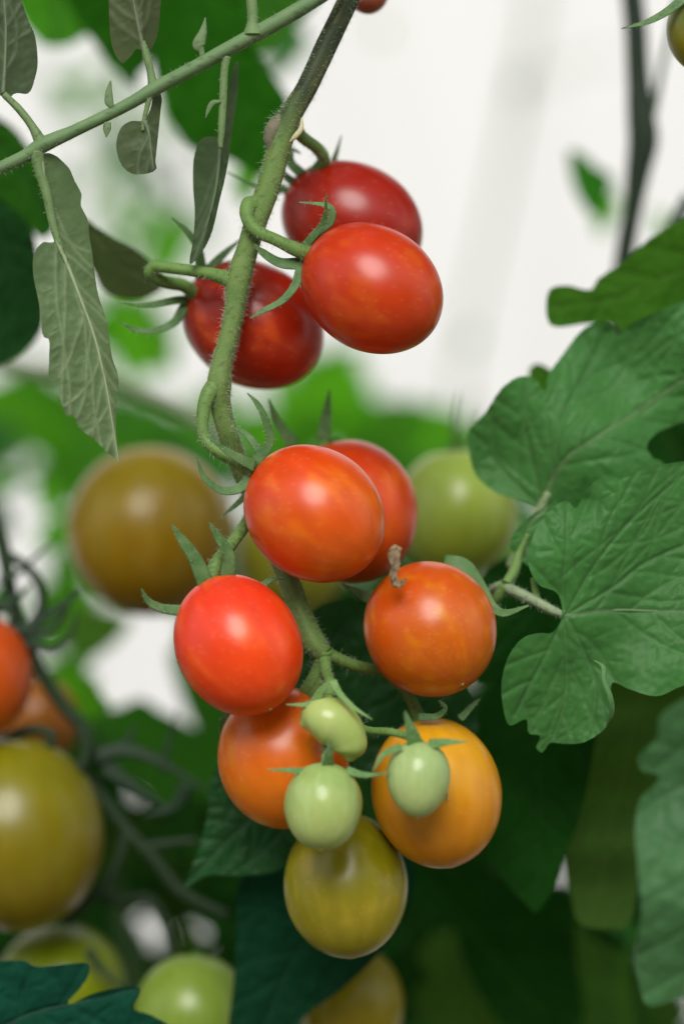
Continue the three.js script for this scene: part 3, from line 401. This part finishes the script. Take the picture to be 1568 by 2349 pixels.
soloLeaf('pointed dark green leaf below the hidden orange tomato, lower left of the fruit', { id: 34, h: 3.5, z: -0.035, step: 52, quilt: 0.001, base: [0.014, 0.085, 0.018], vein: [0.04, 0.12, 0.045], mids: [[[700, 1800], [600, 1860], [520, 1930], [426, 2033]]], out: [[720, 1760], [600, 1690], [500, 1755], [480, 1800], [474, 1877], [447, 1970], [424, 2035], [475, 2008], [550, 2008], [640, 1996], [700, 1940], [740, 1850]] });
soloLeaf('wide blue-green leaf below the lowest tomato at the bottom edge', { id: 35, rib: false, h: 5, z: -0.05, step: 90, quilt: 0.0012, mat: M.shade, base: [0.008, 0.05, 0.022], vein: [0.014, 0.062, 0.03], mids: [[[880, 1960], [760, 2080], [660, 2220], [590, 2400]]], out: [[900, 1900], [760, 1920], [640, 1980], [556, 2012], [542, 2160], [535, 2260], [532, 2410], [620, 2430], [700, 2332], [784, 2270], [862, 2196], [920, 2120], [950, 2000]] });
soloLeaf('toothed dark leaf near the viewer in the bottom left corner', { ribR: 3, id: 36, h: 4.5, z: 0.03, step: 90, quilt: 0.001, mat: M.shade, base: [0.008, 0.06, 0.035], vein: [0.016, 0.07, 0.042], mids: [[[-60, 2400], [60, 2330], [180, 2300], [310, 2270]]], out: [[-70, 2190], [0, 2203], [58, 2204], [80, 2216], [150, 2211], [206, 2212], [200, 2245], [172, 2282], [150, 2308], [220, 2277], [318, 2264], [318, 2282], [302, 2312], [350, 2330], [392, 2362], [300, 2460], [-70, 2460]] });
soloLeaf('olive leaf with a dark underside behind the calyx at the left', { id: 37, h: 4, z: -0.045, step: 60, mat: M.young, base: [0.055, 0.09, 0.02], vein: [0.07, 0.11, 0.03], mids: [[[200, 520], [260, 590], [330, 640], [372, 660]]], out: [[190, 500], [225, 522], [262, 546], [310, 570], [345, 600], [380, 650], [350, 676], [295, 686], [240, 668], [215, 622], [180, 560]] });

// ───────────── plants behind, out of focus ─────────────
const tomLeafOut = [[0, 0], [-0.09, 0.04], [-0.2, 0.06], [-0.27, 0.16], [-0.25, 0.26], [-0.2, 0.3], [-0.27, 0.36], [-0.29, 0.48], [-0.22, 0.56], [-0.23, 0.66], [-0.16, 0.74], [-0.14, 0.83], [-0.06, 0.92], [0, 1.02], [0.06, 0.91], [0.13, 0.84], [0.17, 0.73], [0.24, 0.64], [0.21, 0.55], [0.3, 0.45], [0.27, 0.34], [0.19, 0.28], [0.27, 0.22], [0.25, 0.1], [0.12, 0.03]];
const leafKinds = [], kindColors = [C_SHADED, C_TOP, C_BACKLIT, [0.06, 0.27, 0.004], [0.022, 0.06, 0.006]];
for (let v = 0; v < 3; v++) for (const c of kindColors) {
  const U = 200, out = tomLeafOut.map(([x, y], i) => [x * U * (1 + 0.18 * Math.sin(i * 2.3 + v * 2)), y * U]), curl = [0.25, 0.45, 0.1][v], fold = [0.35, 0.15, 0.6][v];
  const place = (x, y, z) => { const X = x / U, Y = y / U; return new THREE.Vector3(X, Y, z * 9 + fold * Math.abs(X) - curl * Y * Y * 0.8 + 0.03 * Math.sin(Y * 14 + v) * Math.min(1, Math.abs(X) * 5)); };
  const b = blade({ out, mids: [[[0, 0], [0, 100], [0, 200]]], step: 30, h: 7, vw: 0.5, quilt: 0.0009, base: c, vein: mix3(c, [0.2, 0.3, 0.1], 0.25), id: v + 40, tert: false, place });
  const st = sweep([[0, -0.3, -0.03], [0.01, -0.12, 0.005], [0, 0.02, -0.005], [0, 0.5, -curl * 0.2]].map((p) => new THREE.Vector3(...p)), [0.016, 0.014, 0.012, 0.004], { n: 16, k: 6, color: () => mix3(c, [0.1, 0.18, 0.06], 0.6) });
  b.deleteAttribute('uv'); leafKinds.push(mergeGeometries([b, st]));
}
const camQ = camera.quaternion.clone(), E = (x, y, z) => new THREE.Quaternion().setFromEuler(new THREE.Euler(x, y, z));
// base point, tip point (drawing units) and depth; tilt leans the tip away, roll turns it about its midrib; kind: 0 shaded 1 green 2 backlit 3 light 4 dull
function bgLeaf(plant, bx, by, tx, ty, z, kind = 1, { v = Math.floor(rnd() * 3), tilt = rr(-0.3, 0.3), roll = rr(-0.5, 0.5), fat = 1 } = {}) {
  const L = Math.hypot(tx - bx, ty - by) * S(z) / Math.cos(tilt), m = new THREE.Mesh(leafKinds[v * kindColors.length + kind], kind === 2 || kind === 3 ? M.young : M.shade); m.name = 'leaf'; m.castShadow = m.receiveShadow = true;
  m.position.copy(V(bx, by, z)).sub(plant.basePoint); m.quaternion.copy(camQ).multiply(E(0, 0, Math.atan2(-(tx - bx), -(ty - by)))).multiply(E(tilt, 0, 0)).multiply(E(0, roll, 0)); m.scale.set(L * fat, L, L); plant.add(m); return m;
}
{ // upper left foliage
  const t = thing('tomato_plant', V(430, -120, -0.2), 'dark leafy plant behind the upper left leaf branch', 'plant', 'plants behind');
  stalk(t, 'stem', [[420, -300], [440, -150], [455, -60], [470, 40]], [16, 14, 11, 6], -0.16, { color: G_DARK });
  const L = (o) => leaflet(t, { rib: false, h: 6, step: 80, mat: M.shade, base: C_SHADED, vein: [0.018, 0.08, 0.01], quilt: 0.001, ...o }, 'leaf');
  L({ id: 51, z: -0.12, mids: [[[430, -60], [480, 100], [540, 260], [600, 400]]], rise: (x, y) => -0.00003 * Math.abs(x - 500), base: [0.014, 0.085, 0.004], out: [[330, -60], [345, 60], [352, 160], [376, 235], [402, 300], [450, 345], [525, 368], [602, 405], [640, 330], [664, 240], [640, 190], [592, 125], [562, 60], [548, -60]] });
  L({ id: 52, z: -0.13, mat: M.young, base: [0.035, 0.18, 0.004], mids: [[[560, -60], [620, 20], [690, 50]]], out: [[530, -60], [750, -60], [730, 4], [690, 52], [642, 92], [585, 128], [552, 60]] });
  L({ id: 53, z: -0.14, base: [0.014, 0.085, 0.004], mids: [[[250, -60], [280, 60], [318, 200]]], out: [[140, -60], [345, -60], [352, 80], [342, 150], [320, 172], [316, 202], [290, 190], [250, 150], [210, 92], [170, 40]] });
  L({ id: 54, z: -0.17, mat: M.young, base: [0.05, 0.25, 0.004], mids: [[[120, -60], [130, 30], [130, 100]]], out: [[20, -60], [230, -60], [212, 70], [178, 96], [150, 108], [100, 106], [78, 88], [48, 50]] });
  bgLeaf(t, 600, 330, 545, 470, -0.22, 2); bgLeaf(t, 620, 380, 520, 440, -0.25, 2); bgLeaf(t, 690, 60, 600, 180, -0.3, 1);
}
{ // left edge, deep shade
  const t = thing('tomato_plant', V(-60, 560, -0.1), 'very dark leaves at the left edge behind the hanging leaflet', 'plant', 'plants behind');
  stalk(t, 'stem', [[-90, 200], [-80, 500], [-60, 800], [-40, 1200]], [16, 17, 18, 18], -0.13, { color: G_DARK });
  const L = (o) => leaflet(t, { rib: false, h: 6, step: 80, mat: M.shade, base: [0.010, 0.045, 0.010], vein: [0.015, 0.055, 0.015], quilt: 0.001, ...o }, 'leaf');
  L({ id: 55, z: -0.07, mids: [[[-60, 420], [20, 600], [20, 830]]], out: [[-70, 420], [20, 470], [70, 520], [90, 600], [102, 700], [92, 768], [20, 832], [-70, 850]] });
  L({ id: 56, z: -0.09, base: [0.018, 0.085, 0.006], mids: [[[-60, 270], [40, 370], [120, 520]]], out: [[-70, 240], [0, 270], [40, 300], [65, 335], [110, 372], [138, 440], [128, 520], [100, 548], [30, 490], [-70, 410]] });
}
{ // the green band across the middle, backlight put into its leaf colours
  const t = thing('tomato_plant', V(250, 1150, -0.32), 'bright green blurred plant spreading across the middle background', 'plant', 'plants behind');
  stalk(t, 'stem', [[-80, 800], [60, 850], [200, 862], [330, 905], [450, 960], [560, 1040]], [14, 17, 18, 18, 17, 14], -0.18, { color: [0.16, 0.22, 0.13] });
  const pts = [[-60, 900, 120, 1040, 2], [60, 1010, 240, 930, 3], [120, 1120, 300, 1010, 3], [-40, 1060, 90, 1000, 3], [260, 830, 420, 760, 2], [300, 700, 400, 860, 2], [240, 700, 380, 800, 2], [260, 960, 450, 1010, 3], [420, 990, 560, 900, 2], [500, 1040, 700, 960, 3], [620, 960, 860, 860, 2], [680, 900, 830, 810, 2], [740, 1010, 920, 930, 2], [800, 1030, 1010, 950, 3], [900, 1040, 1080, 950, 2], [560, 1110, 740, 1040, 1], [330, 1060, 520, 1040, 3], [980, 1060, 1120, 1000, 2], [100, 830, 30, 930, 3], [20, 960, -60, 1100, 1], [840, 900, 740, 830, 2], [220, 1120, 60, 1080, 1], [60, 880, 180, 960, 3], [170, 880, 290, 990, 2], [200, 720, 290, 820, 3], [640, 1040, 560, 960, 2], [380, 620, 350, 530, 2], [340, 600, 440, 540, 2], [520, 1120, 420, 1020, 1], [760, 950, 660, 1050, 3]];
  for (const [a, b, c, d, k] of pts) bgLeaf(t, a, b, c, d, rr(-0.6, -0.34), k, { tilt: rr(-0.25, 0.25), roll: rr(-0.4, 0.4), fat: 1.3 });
}
{ // the neighbouring truss at the left
  const t = thing('truss_stem', V(-20, 1100, -0.08), 'dark blurred fruit stem with curled end between the left tomatoes', 'plant stem');
  const st = (n, p, r, z = -0.085) => stalk(t, n, p, r, z, { color: [0.014, 0.034, 0.012], k: 10 });
  st('main_axis', [[-40, 1080], [-12, 1180], [8, 1260], [30, 1380], [50, 1450], [72, 1503], [109, 1566], [148, 1622], [188, 1665], [204, 1714], [190, 1770], [215, 1805], [250, 1850], [296, 1911], [346, 1961], [411, 2043], [520, 2100]], [18, 18, 17, 16, 17, 17, 17, 17, 18, 17, 14, 14, 13, 13, 13, 12, 11]);
  st('pedicel', [[188, 1672], [200, 1720], [184, 1762], [138, 1796], [104, 1780], [100, 1732], [122, 1700]], [15, 15, 14, 14, 14, 14, 15], -0.075);
  st('pedicel', [[292, 1908], [263, 1994], [230, 2043], [150, 2120]], [13, 13, 12, 10]);
  st('pedicel', [[336, 1942], [390, 1934], [450, 1928]], [11, 10, 9]);
  st('pedicel', [[230, 2050], [270, 2070], [340, 2060], [375, 2110], [400, 2190]], [9, 10, 10, 12, 12], -0.1);
  st('pedicel', [[14, 1270], [60, 1300], [92, 1345], [96, 1390], [60, 1450]], [11, 11, 12, 12, 12], -0.085);
  st('pedicel', [[40, 1420], [10, 1395], [-40, 1385], [-90, 1400]], [10, 10, 11, 13], -0.078);
  st('pedicel', [[109, 1566, -0.09], [112, 1550, -0.11], [100, 1545, -0.14], [92, 1560, -0.15]], [10, 10, 10, 12]);
  st('pedicel', [[128, 1692], [100, 1676], [60, 1676], [20, 1696]], [13, 12, 13, 16], -0.077);
  const sv = (p, w) => part(t, 'sepal', sweep(p.map((q) => V(q[0], q[1], -0.08)), p.map((_, i) => w * S(-0.08) * lerp(1, 0.2, i / (p.length - 1))), { n: 20, k: 8, flat: 0.4, nrm: dirOf(0.2, -0.3, 1), color: stemCol([0.012, 0.034, 0.014], [0.02, 0.05, 0.02]) }), M.stem);
  sv([[214, 1740], [280, 1720], [340, 1735], [395, 1763], [474, 1812]], 22); sv([[370, 1770], [388, 1700], [408, 1630]], 10); sv([[240, 1760], [300, 1800], [380, 1850]], 22); sv([[20, 1430], [60, 1440], [120, 1405], [190, 1352]], 24); sv([[40, 1450], [110, 1450], [150, 1400], [165, 1350]], 14); sv([[60, 1470], [120, 1490], [165, 1450], [175, 1400]], 13); sv([[0, 1330], [40, 1315], [90, 1270], [130, 1240]], 10); sv([[-10, 1400], [30, 1380], [70, 1340]], 15); sv([[250, 1740], [300, 1690], [310, 1660]], 13); sv([[200, 2180], [240, 2230], [310, 2290]], 12); sv([[430, 1800], [400, 1850], [330, 1870]], 20);
}
{ // leaves low at the left behind that truss
  const t = thing('tomato_plant', V(300, 2300, -0.25), 'shaded plant behind the curled stem, low on the left', 'plant', 'plants behind');
  stalk(t, 'stem', [[330, 2500], [320, 2350], [300, 2200], [270, 2050], [230, 1900]], [18, 17, 16, 14, 10], -0.22, { color: G_DARK });
  const L = (o) => leaflet(t, { rib: false, h: 6, step: 80, mat: M.young, base: [0.03, 0.16, 0.004], vein: [0.04, 0.17, 0.01], quilt: 0.001, ...o }, 'leaf');
  L({ id: 57, z: -0.2, mids: [[[420, 1850], [380, 1720], [325, 1605]]], out: [[215, 1630], [270, 1622], [325, 1603], [370, 1630], [420, 1655], [470, 1690], [505, 1760], [490, 1820], [430, 1870], [330, 1820], [240, 1740]] });
  L({ id: 58, z: -0.24, mids: [[[520, 1700], [440, 1600], [405, 1500]]], out: [[392, 1490], [430, 1480], [480, 1560], [560, 1640], [560, 1740], [500, 1760], [450, 1680], [405, 1570]] });
  L({ id: 59, z: -0.26, mids: [[[150, 1520], [220, 1460], [290, 1420]]], base: [0.075, 0.2, 0.012], out: [[150, 1400], [220, 1395], [300, 1420], [280, 1460], [220, 1510], [175, 1530], [150, 1470]] });
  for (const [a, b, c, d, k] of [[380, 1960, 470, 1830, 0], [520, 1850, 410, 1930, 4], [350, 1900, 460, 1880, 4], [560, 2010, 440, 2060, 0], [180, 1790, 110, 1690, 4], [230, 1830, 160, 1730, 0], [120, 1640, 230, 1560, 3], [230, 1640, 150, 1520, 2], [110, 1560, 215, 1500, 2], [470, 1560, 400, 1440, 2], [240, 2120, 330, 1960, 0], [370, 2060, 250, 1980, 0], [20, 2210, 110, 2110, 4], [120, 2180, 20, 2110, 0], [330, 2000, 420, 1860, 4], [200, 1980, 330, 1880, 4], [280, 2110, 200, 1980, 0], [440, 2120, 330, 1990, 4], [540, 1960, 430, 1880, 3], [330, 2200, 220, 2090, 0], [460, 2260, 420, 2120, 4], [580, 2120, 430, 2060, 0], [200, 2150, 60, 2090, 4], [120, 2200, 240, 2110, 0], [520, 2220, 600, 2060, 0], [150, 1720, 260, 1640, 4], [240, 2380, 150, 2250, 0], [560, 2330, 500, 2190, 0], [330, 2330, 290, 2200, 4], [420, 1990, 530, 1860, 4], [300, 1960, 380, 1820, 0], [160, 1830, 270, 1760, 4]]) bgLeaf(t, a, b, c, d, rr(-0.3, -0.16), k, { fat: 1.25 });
  for (const [a, b, c, d, k] of [[-50, 1130, 60, 1080, 3], [130, 1180, 90, 1080, 2], [100, 1260, 160, 1160, 2], [130, 1330, 190, 1230, 3], [20, 1230, -40, 1130, 1], [120, 1420, 200, 1330, 2], [-30, 1420, 20, 1310, 1]]) bgLeaf(t, a, b, c, d, rr(-0.36, -0.26), k);
}
{ // dark stem with its leaves, upper right
  const t = thing('tomato_plant', V(1420, 620, -0.2), 'plant with a thick dark upright stem at the upper right', 'plant', 'plants behind');
  stalk(t, 'stem', [[1440, -80], [1456, 60], [1462, 180], [1470, 270], [1474, 325], [1462, 400], [1450, 480], [1436, 560], [1420, 680], [1400, 900]], [24, 26, 27, 33, 35, 28, 22, 22, 22, 22], -0.13, { color: [0.008, 0.02, 0.008] });  // backlit stem: its unlit front is put into the near-black colour
  stalk(t, 'side_stem', [[1482, 300], [1502, 230], [1518, 150], [1545, 40], [1560, -40]], [14, 9, 7, 7, 7], -0.13, { color: [0.016, 0.05, 0.012] });
  stalk(t, 'side_stem', [[1420, 640], [1480, 600], [1530, 540], [1580, 450]], [8, 14, 17, 16], -0.12, { color: [0.025, 0.05, 0.03] });
  leaflet(t, { id: 60, rib: false, h: 6, z: -0.2, mat: M.young, base: [0.025, 0.19, 0.004], vein: [0.03, 0.2, 0.01], mids: [[[1400, 400], [1360, 430], [1310, 350]]], out: [[1305, 345], [1330, 350], [1365, 380], [1402, 405], [1396, 440], [1372, 490], [1350, 488], [1320, 440], [1308, 400]] }, 'leaf');
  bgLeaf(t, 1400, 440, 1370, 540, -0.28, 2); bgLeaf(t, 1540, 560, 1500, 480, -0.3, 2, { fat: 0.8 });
}
{ // pale stems far off in front of the film
  const t = thing('tomato_plant', V(1060, 900, -0.8), 'pale far plant with a leaning stem in front of the bright wall', 'plant', 'plants behind');
  stalk(t, 'stem', [[1235, -60], [1222, 60], [1195, 190], [1165, 330], [1125, 520], [1085, 700], [1055, 870], [1040, 1000]], [8, 8, 11, 9, 8, 8, 8, 8], -1.15, { color: [0.22, 0.3, 0.17] });
  stalk(t, 'side_stem', [[1200, 190], [1260, 172], [1340, 140], [1430, 125]], [4, 4, 4, 3], -1.15, { color: [0.36, 0.38, 0.25] });
  bgLeaf(t, 880, 50, 870, 95, -0.75, 3, { fat: 0.8 }); bgLeaf(t, 1090, 760, 1065, 810, -0.75, 3);
  bgLeaf(t, 1190, 170, 1180, 240, -0.8, 1, { fat: 0.7 });
}
{ // haze of far foliage between the upper left leaves
  const t = thing('tomato_plant', V(330, 700, -0.7), 'far faint plant showing pale green between the upper left leaves', 'plant', 'plants behind');
  stalk(t, 'stem', [[280, 150], [290, 320], [292, 460], [310, 640], [330, 800]], [11, 12, 12, 11, 11], -0.7, { color: [0.2, 0.28, 0.16] });
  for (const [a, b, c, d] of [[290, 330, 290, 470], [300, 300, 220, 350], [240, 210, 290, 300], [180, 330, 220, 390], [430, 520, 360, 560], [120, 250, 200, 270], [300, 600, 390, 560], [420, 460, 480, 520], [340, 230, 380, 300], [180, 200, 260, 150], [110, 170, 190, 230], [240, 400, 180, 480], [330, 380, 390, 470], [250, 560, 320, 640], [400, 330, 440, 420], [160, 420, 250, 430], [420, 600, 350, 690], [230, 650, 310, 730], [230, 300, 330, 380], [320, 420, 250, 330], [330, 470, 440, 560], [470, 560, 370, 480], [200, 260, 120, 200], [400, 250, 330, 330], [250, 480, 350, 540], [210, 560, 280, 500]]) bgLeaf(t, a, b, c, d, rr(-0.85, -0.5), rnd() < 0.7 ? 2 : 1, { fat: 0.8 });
}
{ // more leaves further back: they close the lower half except where the wall shines through
  const t = thing('tomato_plant', V(520, 2500, -0.45), 'deep shaded plant closing the lower background behind the fruit', 'plant', 'plants behind');
  stalk(t, 'stem', [[640, 2700], [660, 2300], [690, 1900], [720, 1500], [740, 1200]], [12, 12, 11, 10, 7], -0.45, { color: G_DARK });
  const gaps = [[50, 1160, 60], [70, 1290, 40], [65, 1370, 40], [285, 1545, 105], [345, 1470, 85], [200, 1600, 40], [488, 1610, 36], [385, 2110, 8], [1020, 2110, 6], [470, 870, 50]];
  const clear = (x, y, r) => gaps.every(([a, b, c]) => Math.hypot(x - a, y - b) > c + r);
  for (let n = 0, k = 0; n < 290 && k < 15000; k++) {
    const up = n % 5 === 4, L = rr(140, 250), a = rr(0, 6.28), bx = n > 245 ? (rnd() < 0.5 ? rr(-700, -120) : rr(1700, 2200)) : rr(-60, 1640), by = up ? rr(960, 1420) : rr(1380, 2400), tx = bx + Math.cos(a) * L, ty = by + Math.sin(a) * L;
    if ([0.05, 0.35, 0.65, 1].some((u) => !clear(lerp(bx, tx, u), lerp(by, ty, u), 55 * (1.1 - u * 0.8)) || lerp(by, ty, u) < 930)) continue;
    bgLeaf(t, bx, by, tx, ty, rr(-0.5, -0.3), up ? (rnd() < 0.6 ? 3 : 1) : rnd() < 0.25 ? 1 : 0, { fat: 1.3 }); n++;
  }
}
{ // dense shaded foliage low at the right
  const t = thing('tomato_plant', V(1150, 2400, -0.22), 'dense dark plant filling the lower right background', 'plant', 'plants behind');
  stalk(t, 'stem', [[1180, 2500], [1170, 2300], [1150, 2050], [1130, 1800], [1120, 1600]], [20, 19, 18, 16, 12], -0.2, { color: G_DARK });
  const L = (o) => leaflet(t, { rib: false, h: 6, step: 80, mat: M.shade, base: C_SHADED, vein: [0.018, 0.08, 0.01], quilt: 0.001, ...o }, 'leaf');
  L({ id: 61, z: -0.12, mids: [[[980, 2010], [1100, 2150], [1250, 2330]]], out: [[940, 1960], [1060, 1960], [1200, 2040], [1300, 2050], [1320, 2200], [1330, 2360], [1200, 2400], [1110, 2300], [1060, 2200], [1040, 2120], [960, 2060]] });
  L({ id: 62, z: -0.15, mat: M.young, base: [0.04, 0.12, 0.008], mids: [[[1380, 2120], [1390, 2250], [1390, 2400]]], out: [[1318, 2110], [1350, 2150], [1400, 2175], [1440, 2190], [1450, 2300], [1450, 2420], [1340, 2420], [1325, 2280]] });
  L({ id: 63, z: -0.16, mat: M.young, base: [0.05, 0.14, 0.01], mids: [[[1030, 2140], [1080, 2240], [1150, 2340]]], out: [[985, 2150], [1030, 2132], [1070, 2150], [1100, 2200], [1160, 2280], [1170, 2360], [1050, 2400], [960, 2330], [940, 2230]] });
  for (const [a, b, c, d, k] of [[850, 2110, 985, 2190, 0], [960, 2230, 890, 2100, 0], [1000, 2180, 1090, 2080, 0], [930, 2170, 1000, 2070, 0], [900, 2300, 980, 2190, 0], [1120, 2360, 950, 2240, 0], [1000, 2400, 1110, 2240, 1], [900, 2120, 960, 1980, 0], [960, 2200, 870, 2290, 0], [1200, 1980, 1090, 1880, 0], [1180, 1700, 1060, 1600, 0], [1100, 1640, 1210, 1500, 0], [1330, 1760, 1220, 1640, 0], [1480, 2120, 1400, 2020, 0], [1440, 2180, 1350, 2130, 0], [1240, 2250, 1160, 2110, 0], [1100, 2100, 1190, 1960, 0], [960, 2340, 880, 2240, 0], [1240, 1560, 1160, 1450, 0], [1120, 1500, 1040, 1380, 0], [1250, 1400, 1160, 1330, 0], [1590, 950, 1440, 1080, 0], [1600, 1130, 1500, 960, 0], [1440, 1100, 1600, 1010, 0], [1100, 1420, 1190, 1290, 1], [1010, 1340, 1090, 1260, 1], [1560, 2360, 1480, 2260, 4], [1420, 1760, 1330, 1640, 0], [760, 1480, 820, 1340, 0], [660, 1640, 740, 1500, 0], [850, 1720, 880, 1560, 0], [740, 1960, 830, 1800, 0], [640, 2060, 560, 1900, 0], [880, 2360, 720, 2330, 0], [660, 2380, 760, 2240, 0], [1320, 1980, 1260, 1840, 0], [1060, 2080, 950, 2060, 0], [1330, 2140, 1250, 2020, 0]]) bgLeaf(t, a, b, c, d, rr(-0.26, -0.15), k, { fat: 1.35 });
}
// ───────────── unseen foliage: the same row, plus leaves added to screen the light ─────────────
function foliage(name, label, count, pick, kind) {
  const g = leafKinds[kind], im = new THREE.InstancedMesh(g, M.leaf, count), m = new THREE.Matrix4(), q = new THREE.Quaternion(), pr = new THREE.Vector3(), c = new THREE.Color(); let n = 0;
  for (let tries = 0; n < count && tries < count * 30; tries++) {
    const p = pick(), L = rr(0.07, 0.13); pr.copy(p).project(camera);
    const dz = p.clone().sub(camera.position).dot(fwd), pad = 0.17 / Math.max(0.05, dz) / Math.tan(camera.fov * Math.PI / 360);
    if (dz > -0.15 && Math.abs(pr.x) < 1 + pad * 1.5 && Math.abs(pr.y) < 1 + pad) continue;
    if (p.distanceTo(camera.position) < 0.35) continue;
    q.setFromEuler(new THREE.Euler(rr(-2.4, -0.7), rr(0, 6.28), rr(-0.6, 0.6), 'YXZ')); m.compose(p, q, new THREE.Vector3(L * 1.2, L, L)); im.setMatrixAt(n, m); const f = rr(0.75, 1.25); im.setColorAt(n, c.setRGB(f, f * rr(0.95, 1.1), f)); n++;
  }
  im.count = n; im.name = name; im.castShadow = im.receiveShadow = true; im.userData.kind = 'stuff'; im.userData.label = label; scene.add(im);
}
foliage('added_front_foliage', 'unseen leaves added across the path to block the low front light', 2600, () => new THREE.Vector3(rr(-2.2, 2.2), rr(0.15, 1.42), rr(1.45, 1.95)), 0);  // added to darken the low front and what the fruit reflects
foliage('added_front_tops', 'loose unseen leaves added across the path to break up the highlights', 110, () => new THREE.Vector3(rr(-1.4, 1.4), rr(1.42, 2.2), rr(1.3, 1.8)), 0);  // added so leaves partly cover the sun disc and vary the highlights
foliage('row_foliage', 'leaves of the same row of tomato plants beside and above the fruit', 1500, () => new THREE.Vector3(rr(-1.4, 1.4), rr(0.2, 1.95), rr(-0.55, -0.08)), 0);
foliage('added_overhead_foliage', 'unseen leaves added above the path to shape the light from the front', 900, () => new THREE.Vector3(rr(-1.2, 1.2), rr(1.95, 2.25), rr(-0.4, 0.75)), 0);  // added overhead to narrow the opening the light comes through
renderer.render(scene, camera);
